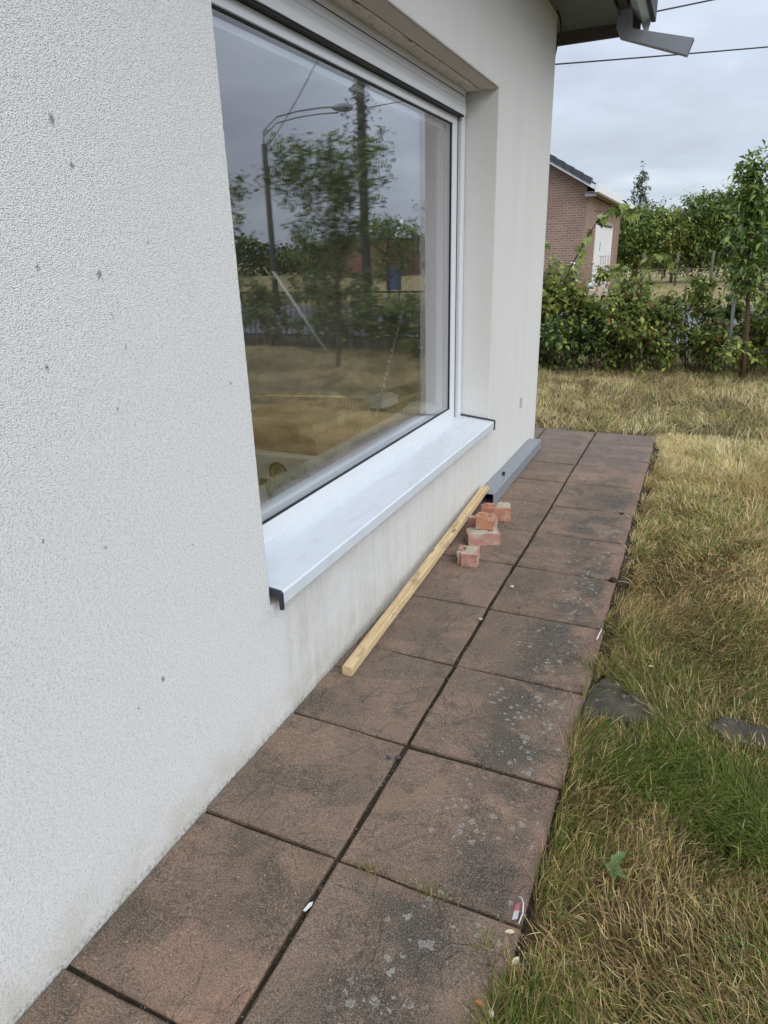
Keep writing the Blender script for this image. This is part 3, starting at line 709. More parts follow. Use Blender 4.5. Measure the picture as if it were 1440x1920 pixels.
# ------------------------------------------------------------------ litter on the slabs
def pebble(name, x, y, z, r, mat, label, cat, sq=.7, group=None):
    bm = bmesh.new(); bmesh.ops.create_icosphere(bm, subdivisions=2, radius=r)
    for v in bm.verts:
        v.co *= 1+noise.noise(v.co*(60)+Vector((x*50, y*50, 0)))*.45; v.co.z *= sq; v.co += Vector((x, y, z+r*sq*.85))
    o = bmobj(name, bm, mat, None, True); tag(o, label, cat, group); return o
STN = simple('pale_pebble', (.42,.38,.31), .85, .15, 60); DST = simple('dark_pebble', (.055,.06,.07), .6, .3, 60)
RED = simple('red_fleck', (.30,.05,.035), .7); WHT = simple('white_scrap', (.72,.72,.73), .6, .05); CLOD = simple('dark_clod', (.05,.036,.027), .95, .4, 90, .1, 0, 200, .8)
pebble('pebble', .453, 2.585, 0, .010, STN, 'pale pebble sitting in the middle joint of the path', 'pebble')
pebble('pebble', .508, 2.951, 0, .011, STN, 'pale pebble on the outer slabs beside the middle joint', 'pebble')
pebble('dark_pebble', .432, 1.604, 0, .008, DST, 'left of two dark pebbles near the joint crossing', 'pebble')
pebble('dark_pebble', .458, 1.622, -.004, .009, DST, 'right of two dark pebbles, lying in the joint', 'pebble')
pebble('red_chip', .889, 2.603, 0, .006, RED, 'tiny red chip on the lichen spotted outer slab', 'chip')
pebble('clod', .962, 3.205, -.004, .020, CLOD, 'dark round clod of earth at the grass edge joint', 'clod')
pebble('clod', .90, 4.20, -.006, .016, CLOD, 'dark lump of dirt in an outer cross joint further off', 'clod', .4)
def scrap(name, pts, mat, label, cat, th=.0012):
    bm = bmesh.new(); A = [bm.verts.new(p) for p in pts]; B = [bm.verts.new((p[0], p[1], p[2]+th)) for p in pts]
    bm.faces.new(A[::-1]); bm.faces.new(B)
    for i in range(len(pts)): j = (i+1) % len(pts); bm.faces.new([A[i], A[j], B[j], B[i]])
    o = bmobj(name, bm, mat); tag(o, label, cat); return o
scrap('white_shard', [(.455,1.012,.002),(.463,1.012,.003),(.470,1.032,.005),(.467,1.043,.004),(.459,1.036,.003)], WHT, 'white leaf shaped scrap lying in the middle joint', 'scrap')
lt = thing('plastic_label', 'small pink and white plastic plant label at the grass edge', 'plant label', (.958, 1.225, .004))
def lab(name, pts, mat):
    o = scrap(name, pts, mat, 'x', 'x'); del o['label']; del o['category']; o.parent = lt; o.matrix_parent_inverse = Matrix.Translation(-Vector(lt['_at'])); return o
lab('white_half', [(.950,1.195,.004),(.963,1.198,.010),(.962,1.222,.012),(.949,1.219,.005)], simple('label_white', (.62,.60,.62), .5))
lab('pink_half', [(.949,1.220,.005),(.962,1.223,.012),(.960,1.243,.013),(.948,1.238,.006)], simple('label_pink', (.52,.16,.19), .5))
tube('loop', [(.968,1.19,.006),(.972,1.215,.014),(.968,1.24,.018),(.958,1.258,.014),(.950,1.262,.008)], .0016, WHT, lt)
tag(tube('white_strip', [(.963,2.60,.006),(.968,2.64,.012),(.972,2.68,.012),(.969,2.71,.006)], .0028, WHT), 'thin white curved strip at the edge of the outer slabs', 'strip')
DLEAF = [simple('fallen_leaf_%d' % i, c, .8, .2, 60) for i, c in enumerate(((.46,.36,.16),(.40,.17,.07),(.60,.55,.36)))]
def fallen(x, y, s, rz, mi, label, z=.012):
    bm = bmesh.new(); P = [(-1,0),(-.5,.38),(.1,.48),(.65,.28),(1,0),(.65,-.28),(.1,-.48),(-.5,-.38)]
    c_, s_ = math.cos(rz), math.sin(rz); vs = [bm.verts.new((x+s*(a*c_-b*s_), y+s*(a*s_+b*c_), z+s*(.5*abs(b)+.12*a*a))) for a, b in P]
    mid = [bm.verts.new((x+s*a*c_, y+s*a*s_, z+s*.02)) for a in (-.45,.1,.6)]
    ch = [vs[0], mid[0], mid[1], mid[2], vs[4]]
    bm.faces.new([vs[0], mid[0], vs[1]]); bm.faces.new([mid[0], mid[1], vs[2], vs[1]]); bm.faces.new([mid[1], mid[2], vs[3], vs[2]]); bm.faces.new([mid[2], vs[4], vs[3]])
    bm.faces.new([vs[0], vs[7], mid[0]]); bm.faces.new([mid[0], vs[7], vs[6], mid[1]]); bm.faces.new([mid[1], vs[6], vs[5], mid[2]]); bm.faces.new([mid[2], vs[5], vs[4]])
    o = bmobj('fallen_leaf', bm, DLEAF[mi]); tag(o, label, 'leaf')
fallen(.955, 1.155, .013, .4, 2, 'pale dry leaf just below the plastic plant label')
fallen(.985, 1.09, .014, 1.2, 2, 'pale curled leaf in the dead grass at the path edge')
fallen(1.02, 1.03, .015, 2.2, 0, 'yellowed leaf in the grass near the lower path edge')
fallen(.935, .965, .014, .1, 1, 'orange brown leaf on the slab edge at the grass')
fallen(.965, .955, .012, 2.0, 2, 'small pale leaf beside the orange brown leaf')
fallen(1.225, 1.02, .018, 2.6, 0, 'yellow leaf lying on the short grass at lower right', .03)
fallen(1.19, 2.44, .012, .5, 2, 'pale yellow leaf in grass just past the dark stepping slab', .03)

# ------------------------------------------------------------------ grass
def grass(name, pts, L, Wd, th0, kap, head, cols, mat, z0=-.02):
    n = len(pts); lev = (0., .36, .7, 1.)
    P = np.zeros((n, 4, 3)); ang = th0.copy(); P[:, 0, :2] = pts; P[:, 0, 2] = z0
    hx, hy = np.cos(head), np.sin(head)
    for k in range(1, 4):
        ds = (lev[k]-lev[k-1])*L; ang = th0+kap*(lev[k]+lev[k-1])/2
        P[:, k, 0] = P[:, k-1, 0]+np.sin(ang)*hx*ds; P[:, k, 1] = P[:, k-1, 1]+np.sin(ang)*hy*ds
        P[:, k, 2] = np.maximum(P[:, k-1, 2]+np.cos(ang)*ds, .002+.014*RNG.random(n)*k)
    sx, sy = -hy, hx; tw = RNG.normal(0, .5, n)
    V = np.zeros((n, 7, 3)); wk = (1.0, .9, .62)
    for k in range(3):
        off = (Wd*wk[k]*.5)
        V[:, 2*k] = P[:, k]; V[:, 2*k+1] = P[:, k]
        V[:, 2*k, 0] -= off*sx; V[:, 2*k, 1] -= off*sy; V[:, 2*k, 2] -= off*tw*.6
        V[:, 2*k+1, 0] += off*sx; V[:, 2*k+1, 1] += off*sy; V[:, 2*k+1, 2] += off*tw*.6
    V[:, 6] = P[:, 3]
    b = (np.arange(n)*7)[:, None]
    Q = np.concatenate([b+np.array([[0,1,3,2]]), b+np.array([[2,3,5,4]])]); Tq = b+np.array([[4,5,6]])
    C7 = np.repeat(cols[:, None, :], 7, 1)
    o = npmesh(name, V.reshape(-1, 3), [Q, Tq], mat, None, C7.reshape(-1, 3)); o['kind'] = 'stuff'; return o
def lawn(n, x0, x1, y0, y1, near):
    x = RNG.uniform(x0, x1, n); y = RNG.uniform(y0, y1, n)
    edge = np.where(y < 2.0, .972, .980)+(vnoise(x, y, 5.0, 3)-.5)*np.where(y < 2.0, .11, .06)
    keep = ~((x < edge) & (y < 6.30)) & ~((x < .06) & (y < 6.0))
    keep &= ~((x > .98) & (x < 1.235) & (y > 2.03) & (y < 2.33) & (y < 2.10+.9*(1.27-x)+.02)) & ~((x > 1.43) & (x < 1.60) & (y > 2.12) & (y < 2.22))
    # bare scuffed strip beside the slabs further along
    bare = (x < 1.03) & (y > 2.4) & (y < 5.9) & (vnoise(x, y, 9, 5) < .55); keep &= ~bare
    thin = vnoise(x, y, 2.3, 1); keep &= RNG.random(n) < (.35+1.1*thin)
    x, y = x[keep], y[keep]; n = len(x)
    clump = vnoise(x, y, 3.6, 2); patch = vnoise(x, y, 1.15, 4); fine = vnoise(x, y, 9.0, 6)
    gx = np.clip(.62*patch+.38*clump, 0, 1)
    fars = np.clip((y-2.6)/3.0, 0, 1)
    greenness = np.clip((gx-.5)*1.3+.20-.10*np.clip((y-2.1)/.4,0,1)-.08*fars, 0.03, .40)
    greenness = np.where((y > 5.4), greenness*.5+.02, greenness)
    # lush patches seen in the photograph
    for (px, py, pr, a) in ((1.30,1.86,.17,.9),(1.48,1.80,.20,1.0),(1.66,1.70,.18,1.0),(1.10,1.80,.10,.6),(1.03,1.48,.09,.7),(1.06,1.28,.08,.6),(1.02,.92,.13,.8),(1.10,2.72,.09,.35),(1.24,3.9,.30,.4),(1.38,4.4,.3,.35),(1.27,2.45,.035,.6),(1.55,1.30,.12,.45)):
        greenness += a*.7*np.exp(-((x-px)**2+(y-py)**2)/pr**2)
    greenness = np.clip(greenness, 0, .85)
    lush = np.clip(greenness-.4, 0, 1)
    u = RNG.random(n); isg = u < greenness
    olive = (~isg) & (RNG.random(n) < .30+.2*clump-.36*fars)
    base = np.where(isg[:, None], [[.155, .205, .034]], np.where(olive[:, None], [[.33, .275, .085]], [[.64, .470, .20]]))
    dead = (~isg) & (RNG.random(n) < .34-.24*fars); base = np.where(dead[:, None], [[.28, .18, .085]], base)
    pale = (~isg) & (~dead) & (RNG.random(n) < .20+.30*fars); base = np.where(pale[:, None], [[.80, .65, .36]], base)
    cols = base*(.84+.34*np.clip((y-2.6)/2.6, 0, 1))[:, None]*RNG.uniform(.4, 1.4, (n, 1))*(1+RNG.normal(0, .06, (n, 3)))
    L = RNG.uniform(.03, .115, n)*(.6+.7*clump)+np.where(isg, .02+.11*lush*RNG.random(n), 0)
    tall = np.exp(-((x-1.80)**2/.55**2+(y-5.0)**2/.85**2)); L *= 1+2.0*tall*RNG.random(n)
    L = np.where(y > 6.4, L*RNG.uniform(.9, 1.9, n), L)
    flow = 2*math.pi*(vnoise(x, y, 1.9, 8)*1.5+.5*vnoise(x, y, 6.5, 9))+RNG.normal(0, .95, n)
    near_edge = (x < 1.10) & (y < 6.3) & (np.cos(flow) < -.15) & (RNG.random(n) < np.where(y < 1.9, .45, .85)); flow = np.where(near_edge, math.pi-flow, flow)
    th = np.clip(RNG.normal(R(62), R(24), n), R(4), R(90)); th = np.where(y > 4.6, th*.78, th); th = th*(1-.35*tall); th = np.where(isg & (lush > .1), np.clip(th+R(16), 0, R(92)), th)
    kap = np.clip(RNG.normal(R(38), R(28), n), R(-10), R(110))
    Wd = RNG.uniform(.0013, .0028, n)*(1.0 if near else 1.5)*(1+.35*isg)
    return grass('lawn_grass', np.stack([x, y], 1), L, Wd, th, kap, flow, np.clip(cols, .01, .86), GRASSM)
g1 = lawn(105000, .94, 2.35, .35, 3.1, True)
g2 = lawn(105000, .94, 3.6, 3.1, 6.35, False)
g3 = lawn(105000, -3.0, 6.5, 6.30, 11.2, False)
g4 = lawn(30000, 2.3, 6.5, 2.0, 6.3, False)
for g, s in ((g1, 'matted long grass, half dry and half green, at the near right'), (g2, 'dry lawn grass beside the middle of the path'), (g3, 'tall straw coloured grass between path end and hedge'), (g4, 'dry lawn grass out to the right of the path')):
    g['label'] = s; g['category'] = 'grass'
# soil crumbs and dry bits along the edge of the path and in the joints
def crumbs(n):
    V, F, Cc = [], [], []
    base = np.array([(1,0,0),(-.5,.87,0),(-.5,-.87,0),(0,0,1.1)])
    pts = []
    for i in range(n):
        u = random.random()
        if u < .50:
            y = random.uniform(.4, 6.2); x = .978+random.gauss(.012, .020); z = -.016
        elif u < .70:
            x = .457+random.gauss(0, .006); y = random.uniform(.3, 6.2); z = -.017
        elif u < .82:
            y = random.choice(jy[2:-1])+random.gauss(0, .004); x = random.uniform(.02, .97); z = -.017
        else:
            x = random.uniform(.02, .97); y = random.uniform(.5, 6.0); z = .001
        pts.append((x, y, z, random.uniform(.0014, .0042)*(1 if u < .82 else .75), u))
    for x, y, z, r, u in pts:
        a = random.uniform(0, 6.28); ca, sa = math.cos(a), math.sin(a); b = len(V)
        for p in base*np.array([1, random.uniform(.5, 1.2), random.uniform(.5, 1)]):
            V.append((x+r*(p[0]*ca-p[1]*sa), y+r*(p[0]*sa+p[1]*ca), z+r*p[2]))
        F.append((b, b+1, b+3)); F.append((b+1, b+2, b+3)); F.append((b+2, b, b+3))
        k = random.random()
        c_ = (.05,.037,.027) if k < .62 else ((.30,.24,.15) if k < .86 else (.48,.46,.42))
        if u > .82: c_ = (.46,.43,.37) if k < .5 else (.05,.04,.032)
        Cc += [c_]*4
    o = npmesh('path_debris', np.array(V), [np.array(F)], m_attr('crumbs', .9, 0, .1), None, np.array(Cc)); o['kind'] = 'stuff'; o['label'] = 'soil crumbs and grit along the path edge and joints'
crumbs(5200)
# small tufts growing in a joint of the near slabs
def tuft(x, y, n, s, name, label, rad=.02):
    px = x+RNG.normal(0, rad, n); py = y+RNG.normal(0, rad*.4, n)
    c_ = np.where(RNG.random((n, 1)) < .5, [[.15,.17,.045]], [[.40,.31,.14]])*RNG.uniform(.7, 1.3, (n, 1))
    o = grass(name, np.stack([px, py], 1), RNG.uniform(.6, 1.3, n)*s, RNG.uniform(.0012, .0022, n), RNG.uniform(R(20), R(75), n), RNG.uniform(R(10), R(60), n), RNG.uniform(0, 6.28, n), c_, GRASSM, -.008)
    del o['kind']; tag(o, label, 'grass tuft'); return o
tuft(.735, 1.180, 60, .030, 'grass_tuft', 'small green tuft growing in the near cross joint', .03)
tuft(.56, 1.182, 36, .022, 'grass_tuft', 'tiny dry tuft in the near joint beside the crossing', .016)
tuft(.93, 1.10, 70, .06, 'grass_tuft', 'straw tuft hanging over the slab corner by the leaves', .025)
tuft(1.03, 2.40, 130, .085, 'grass_tuft', 'golden dry tuft beside the corner of the stepping slab', .035)
# broad-leaved weed
wd = thing('dandelion', 'broad leaved green weed in the dry grass at lower right', 'weed', (1.152, 1.43, 0))
WLEAF = simple('weed_leaf', (.095,.155,.045), .5, .25, 30, .4)
for k, (a, s, lift) in enumerate(((1.05,.070,.35),(2.3,.028,.4),(-.35,.052,.25),(-1.0,.036,.2),(.35,.035,.3))):
    V, F = [], []; n = 7
    for i in range(n+1):
        f = i/n; wv = (math.sin(math.pi*min(1, f*.93+.05))**.8)*.19*s*(1+.25*math.sin(i*2.6)); rr = f*s
        x, y, z = 1.152+rr*math.cos(a), 1.43+rr*math.sin(a), .012+lift*s*(f-.55*f*f)*1.6
        nx, ny = -math.sin(a), math.cos(a)
        V += [(x+nx*wv, y+ny*wv, z+wv*.45), (x, y, z), (x-nx*wv, y-ny*wv, z+wv*.45)]
    for i in range(n):
        b = i*3; F += [[b, b+3, b+4, b+1], [b+1, b+4, b+5, b+2]]
    mesh('leaf', V, F, WLEAF, wd, True)

# ------------------------------------------------------------------ foliage helpers
def leaves(name, C, Dr, S, cols, mat, parent, droop=.35, wid=.42):
    """each leaf: a folded, bent six-point blade"""
    n = len(C); Dr = Dr/np.linalg.norm(Dr, axis=1, keepdims=True)
    up = RNG.normal(0, .45, (n, 3)); up[:, 2] += 1
    sd = np.cross(Dr, up); sd /= np.linalg.norm(sd, axis=1, keepdims=True)+1e-9; nr = np.cross(sd, Dr)
    S = S[:, None]; V = np.zeros((n, 6, 3)); W = wid*.5*S
    m1 = C+Dr*S*.45; m2 = C+Dr*S*.78; m2[:, 2] -= (S*droop*.25)[:, 0]
    V[:, 0] = C; V[:, 1] = m1-sd*W+nr*W*.35; V[:, 2] = m1+sd*W+nr*W*.35
    V[:, 3] = m2-sd*W*.62+nr*W*.1; V[:, 4] = m2+sd*W*.62+nr*W*.1
    V[:, 5] = C+Dr*S; V[:, 5, 2] -= (S*droop*.6)[:, 0]
    b = (np.arange(n)*6)[:, None]
    T = np.concatenate([b+np.array([[0,2,1]]), b+np.array([[3,4,5]])]); Q = b+np.array([[1,2,4,3]])
    return npmesh(name, V.reshape(-1, 3), [Q, T], mat, parent, np.repeat(cols, 6, 0))
def lcols(n, pal, w, var=.25):
    pal = np.array(pal); k = RNG.choice(len(pal), n, p=np.array(w)/sum(w)); return np.clip(pal[k]*RNG.uniform(1-var, 1+var, (n, 1)), .004, .9)
def rand_dirs(n): 
    d_ = RNG.normal(0, 1, (n, 3)); return d_/np.linalg.norm(d_, axis=1, keepdims=True)
def limb(p0, p1, bow, n=7):
    p0, p1 = Vector(p0), Vector(p1); out = []
    for i in range(n+1):
        f = i/n; q = p0.lerp(p1, f); q += Vector(bow)*(4*f*(1-f)); out.append(q)
    return out
DARKG = (.095,.145,.036); MIDG = (.185,.255,.060); LITG = (.31,.38,.095); YELG = (.47,.46,.12); RUST = (.22,.085,.03); DEEP = (.022,.045,.014); PURP = (.045,.022,.032); GOLDG = (.33,.27,.07)
def tree(name, label, base, H, cr, trunk_r, nl, ls, pal, wts, cat='tree', group=None, clear=.3, limbs=9, shape='round', bark=None, droop=.4, narrow=1.0, parts=('trunk', 'crown')):
    T = thing(name, label, cat, base, group); b = Vector(base); V, F = [], []
    lean = Vector((random.uniform(-.04,.04), random.uniform(-.04,.04), 0))*H
    top = b+Vector((0, 0, H*.93))+lean
    tr = limb(b, top, (random.uniform(-.02,.02)*H, random.uniform(-.02,.02)*H, 0), 9)
    tube_data(V, F, tr, [trunk_r*(1-.85*i/9) for i in range(10)], 7)
    tips = []
    for i in range(limbs):
        f = clear+(1-clear)*(i+.3)/limbs*.9; p = b.lerp(top, f); a = i*2.4+random.uniform(-.4,.4)
        g_ = (f-clear)/(1-clear)
        ext = cr*{'round': math.sqrt(max(.08, 1-(2*g_-.8)**2*.7)), 'cone': 1.05-g_*.9, 'vase': .55+.55*g_, 'column': .9}[shape]*random.uniform(.75, 1.1)
        rise = ext*{'round': .55, 'cone': .7, 'vase': 1.3, 'column': 1.3}[shape]
        e = p+Vector((math.cos(a)*ext, math.sin(a)*ext, rise*random.uniform(.7,1.2)))
        if e.z > b.z+H: e.z = b.z+H*random.uniform(.9, 1.0)
        pts = limb(p, e, (0, 0, ext*.12), 5); r0 = trunk_r*.5*(1-.6*f); tube_data(V, F, pts, [r0*(1-.8*k/5) for k in range(6)], 5)
        for k in range(2, 6): tips.append((pts[k], ext*.34))
        for k in range(3):
            s_ = pts[random.choice((2,3,4))]; e2 = s_+Vector((random.gauss(0, 1), random.gauss(0, 1), random.uniform(.1, 1.2)))*ext*.42
            q = limb(s_, e2, (0,0,0), 3); tube_data(V, F, q, [r0*.4, r0*.3, r0*.22, r0*.12], 4)
            tips += [(q[2], ext*.24), (q[3], ext*.2)]
    tips += [(tr[k], cr*.22) for k in (7, 8, 9)]
    mesh(parts[0], V, F, bark or BARK, T, True)
    tp = np.array([tuple(p) for p, s in tips]); ts = np.array([s for p, s in tips])
    k = RNG.choice(len(tp), nl, p=ts/ts.sum()); C = tp[k]+RNG.normal(0, 1, (nl, 3))*ts[k][:, None]*np.array([.75, .75, .65])*narrow
    C[:, 2] = np.maximum(C[:, 2], base[2]+H*clear*.7)
    D_ = rand_dirs(nl); D_[:, 2] = D_[:, 2]*.6-.25
    leaves(parts[1], C, D_, RNG.uniform(.7, 1.3, nl)*ls, lcols(nl, pal, wts), LEAFM, T, droop)
    return T

# ------------------------------------------------------------------ sapling with stake
SAP = thing('sapling', 'slim young fruit tree with drooping leaves beside a metal stake', 'tree', (1.80, 9.62, 0))
V, F = [], []; tr = [Vector((1.80,9.62,-.03)), Vector((1.775,9.62,.5)), Vector((1.73,9.62,.9)), Vector((1.66,9.62,1.4)), Vector((1.60,9.62,2.0)), Vector((1.55,9.62,2.52))]
tube_data(V, F, tr, [.030,.026,.023,.018,.012,.005], 8); mesh('trunk', V, F, BARKR, SAP, True)
V, F = [], []; tips = []
sapx = lambda z: 1.80-.10*z
for i in range(40):
    z = .92+i*.0375; f = (z-.92)/1.50; p = Vector((sapx(z), 9.62, z)); a = i*2.4
    ext = (.25*(1-.55*f)+.04)*random.uniform(.7, 1.2); e = p+Vector((math.cos(a)*ext, math.sin(a)*ext, ext*1.1))
    q = limb(p, e, (0,0,-.02), 4); tube_data(V, F, q, [.008,.006,.005,.004,.0025], 5); tips += q[1:]
tips += [Vector((sapx(2.0+.07*k), 9.62, 2.0+.07*k)) for k in range(9)]
mesh('branches', V, F, BARKR, SAP, True)
def leaf_proto(i):
    me = bpy.data.meshes.new('sapling_leaf'); V = []; F = []; n = 5
    for k in range(n+1):
        f = k/n; wv = .21*math.sin(math.pi*min(1, f*.96+.03))**.9; zz = .10*f-(.42+.1*i)*f*f; V += [(f, -wv, zz+wv*.5), (f, 0, zz), (f, wv, zz+wv*.5)]
    for k in range(n): b = k*3; F += [[b,b+1,b+4,b+3],[b+1,b+2,b+5,b+4]]
    me.from_pydata(V, [], F); me.polygons.foreach_set('use_smooth', [True]*len(F))
    c_ = [(.115,.185,.046),(.16,.245,.058),(.23,.31,.078),(.085,.145,.040)][i]
    me.materials.append(simple('sapling_leaf_%d' % i, c_, .42, .25, 3, .45)); return me
LP = [leaf_proto(i) for i in range(4)]
tpn = np.array([tuple(p) for p in tips])
for i in range(300):
    p = Vector(tpn[i % len(tpn)])+Vector((random.gauss(0, .045), random.gauss(0, .045), random.gauss(0, .04)))
    o = bpy.data.objects.new('leaf', LP[random.choice((0,0,1,1,2,3))]); link(o, SAP); s = random.uniform(.085, .14)
    o.matrix_basis = Matrix.LocRotScale(p, (Matrix.Rotation(math.atan2(p.y-9.62, p.x-sapx(p.z))+random.gauss(0, .8), 3, 'Z') @ Matrix.Rotation(random.uniform(-.7, .75), 3, 'Y') @ Matrix.Rotation(random.gauss(0, .5), 3, 'X')).to_quaternion(), (s, s, s))
nl = 1300; k = RNG.integers(0, len(tpn), nl); C = tpn[k]+RNG.normal(0, .055, (nl, 3)); D_ = rand_dirs(nl); D_[:, 2] = D_[:, 2]*.7+.1
o = leaves('small_leaves', C, D_, RNG.uniform(.07, .125, nl), lcols(nl, [DARKG, MIDG, LITG], [3, 4, 2]), LEAFM, SAP, .5, .4); o['kind'] = 'stuff'
tag(tube('tree_stake', [(1.615,10.05,-.1),(1.595,9.93,.7),(1.56,9.82,1.34)], .020, STEEL), 'leaning grey metal stake next to the slim sapling', 'stake')

# ------------------------------------------------------------------ hedge shrubs along the street side
def shrub(label, x, y, w_, dp, h, nl, ls, pal, wts, canes=16, group='shrubs along the street side'):
    T = thing('shrub', label, 'shrub', (x, y, 0), group); V, F = [], []; P = []
    for i in range(canes):
        b = Vector((x+random.uniform(-w_*.42, w_*.42), y+random.uniform(-dp*.3, dp*.3), -.03)); hh = h*random.choice((random.uniform(.4,.8), random.uniform(.7,1.0), random.uniform(.9,1.15)))
        e = b+Vector((random.gauss(0, .22)*w_, random.gauss(0, .28)*dp, hh)); q = limb(b, e, (random.gauss(0,.05), random.gauss(0,.05), hh*.06), 6)
        tube_data(V, F, q, [.008*(1-.7*k/6) for k in range(7)], 5); P += q[1:]
        for k in range(3):
            s_ = q[random.randint(2, 5)]; e2 = s_+Vector((random.gauss(0,.18), random.gauss(0,.18), random.uniform(-.02,.22))); qq = limb(s_, e2, (0,0,.03), 3)
            tube_data(V, F, qq, [.004,.0035,.003,.002], 4); P += qq[1:]*2
    mesh('canes', V, F, BARKR, T, True)
    pn = np.array([tuple(p) for p in P]); nc = max(60, nl//26); cc = pn[RNG.integers(0, len(pn), nc)]+RNG.normal(0, .06, (nc, 3)); k = RNG.integers(0, nc, nl); C = cc[k]+RNG.normal(0, 1, (nl, 3))*np.array([.055, .055, .045])
    C[:, 2] = np.maximum(C[:, 2], .04); D_ = rand_dirs(nl); D_[:, 2] = D_[:, 2]*.55-.15; D_[:, 1] -= .25
    o = leaves('foliage', C, D_, RNG.uniform(.55, 1.4, nl)*ls, lcols(nl, pal, wts, .3)*RNG.uniform(.65, 1.3, nc)[k][:, None], LEAFM, T, .45, .62); o['kind'] = 'stuff'; return T
PALH = [DARKG, MIDG, LITG, YELG, RUST]
shrub('low bluish green shrub at the corner of the white house', -.55, 9.75, .8, .6, .62, 2200, .066, [(.045,.085,.035), MIDG, LITG], [4,3,1])
shrub('tall leggy shrub with yellowing leaves just right of the house corner', -.42, 10.15, 1.0, .7, 1.35, 3000, .078, PALH, [2,4,4,4,.5])
shrub('tall leafy shrub in front of the brick house gable, left end of hedge', -.88, 10.25, .7, .6, 1.5, 1900, .075, PALH, [3,4,4,3,.3])
shrub('dense bramble shrub in the middle of the hedge under the arching cane', .22, 10.05, 1.0, .8, 1.10, 4200, .074, PALH, [3,4,4,2.4,.5])
shrub('reddish tinged shrub right of the middle of the hedge', .85, 10.1, .95, .8, 1.05, 3800, .072, PALH, [3,4,3.4,2.2,1.0])
shrub('thin shrub behind the grey stake, leafy at its top', 1.36, 10.62, .65, .6, 1.15, 2300, .072, PALH, [3,4,3,2.4,.4])
shrub('shrub at the right edge behind the sapling trunk', 2.15, 10.3, .9, .8, 1.0, 2800, .074, PALH, [3,4,4,2.4,.3])
sx = [(3.0,10.9,1.05),(3.9,11.1,1.2),(4.8,11.3,1.35),(5.7,11.5,1.25),(6.7,11.7,1.3),(8.0,11.9,1.4),(9.4,12.0,1.4)]
for i, (x, y, h) in enumerate(sx):
    shrub(['first','second','third','fourth','fifth','sixth','seventh'][i]+' hedge shrub counted outward from the young tree, seen mirrored in the pane', x, y, 1.15, .8, h, 1900, .07, PALH, [5,4,2,.8,.2], 13)
# two arching vine canes with big pale leaves
def vine(label, pts, n, ls):
    T = thing('vine_cane', label, 'vine', tuple(pts[0])); V, F = [], []; pts = [Vector(p) for p in pts]
    tube_data(V, F, pts, [.012*(1-.6*i/len(pts)) for i in range(len(pts))], 6); mesh('stem', V, F, BARKR, T, True)
    me = bpy.data.meshes.new('vine_leaf'); V = [(0,0,0)]; F = []
    rim = [(.15,-.28,.03),(.02,-.46,-.02),(.34,-.44,.05),(.62,-.40,-.04),(.70,-.22,.03),(1,0,-.20),(.70,.22,.03),(.62,.40,-.04),(.34,.44,.05),(.02,.46,-.02),(.15,.28,.03)]
    V += rim; V.append((.45,0,.02)); F = [[0,1,12]]+[[i,i+1,12] for i in range(1,11)]+[[11,0,12]]
    me.from_pydata([(a[0],a[1],a[2]) for a in V], [], F); me.materials.append(simple('vine_leaf', (.19,.245,.055), .5, .35, 4, .35))
    me2 = me.copy(); me2.materials.clear(); me2.materials.append(simple('vine_leaf_green', (.095,.155,.035), .5, .3, 4, .35))
    for i in range(n):
        f = (i+.5)/n*(len(pts)-1); a = int(f); p = pts[a].lerp(pts[min(a+1, len(pts)-1)], f-a)+Vector((random.gauss(0,.03), random.gauss(0,.04), random.gauss(0,.03)))
        o = bpy.data.objects.new('leaf', me if random.random() < .7 else me2); link(o, T); s = random.uniform(.75, 1.25)*ls
        o.matrix_basis = Matrix.LocRotScale(p, (Matrix.Rotation(random.uniform(0, 6.28), 3, 'Z') @ Matrix.Rotation(random.uniform(.4, 1.4), 3, 'Y')).to_quaternion(), (s, s, s))
vine('arching vine cane with pale leaves crossing in front of the brick house', [(-.62,9.9,0),(-.66,9.9,.5),(-.62,9.9,.95),(-.50,9.9,1.35),(-.35,9.9,1.65),(-.18,9.9,1.95),(0.0,9.9,2.12),(.18,9.9,2.10),(.30,9.9,2.02)], 58, .115)
vine('lower arching cane with leaves above the middle of the hedge', [(.10,9.95,.7),(.20,9.95,1.05),(.36,9.95,1.32),(.55,9.95,1.48),(.72,9.95,1.50),(.84,9.95,1.38)], 46, .10)

# ------------------------------------------------------------------ neighbour's brick house
NBR = m_wallbrick('brown_brick', [(.245,.150,.112), (.315,.200,.152)], (.37,.33,.29))
NH = thing('brick_house', 'brown brick house with grey tiled gable roof beyond the hedge', 'house', (-2.5, 24, 0))
sl_ = .578; EX = -2.2; EZ = 3.52; XW = -2.51; RX = -9.0
gz = lambda x: EZ+(EX-x)*sl_
V = [(XW,24,-.1),(RX*2-XW,24,-.1),(RX*2-XW,24,gz(XW)-.12),(RX,24,gz(RX)-.12),(XW,24,gz(XW)-.12)]
Vb = [(x, 34, z) for x, y, z in V]
mesh('gable_wall', V, [[0,4,3,2,1]], NBR, NH)
DY0, DY1, DZ = 26.5, 31.3, 2.50
V = []; F = []
for (a, b, z0, z1) in ((24,DY0,-.1,3.30),(DY1,34,-.1,3.30),(DY0,DY1,DZ,3.30)):
    k = len(V); V += [(XW,a,z0),(XW,b,z0),(XW,b,z1),(XW,a,z1)]; F.append([k,k+1,k+2,k+3])
mesh('side_wall', V, F, NBR, NH)
mesh('rear_wall', Vb, [[0,1,2,3,4]], NBR, NH)
WHP = simple('white_paint', (.78,.79,.80), .5, .04, 2); GLD = simple('dark_glass', (.03,.035,.04), .1, .2, 2, .5)
dw = box('door_frame', XW-.12, XW+.03, DY0-.02, DY0+1.25, -.05, DZ+.03, WHP, NH, .01)
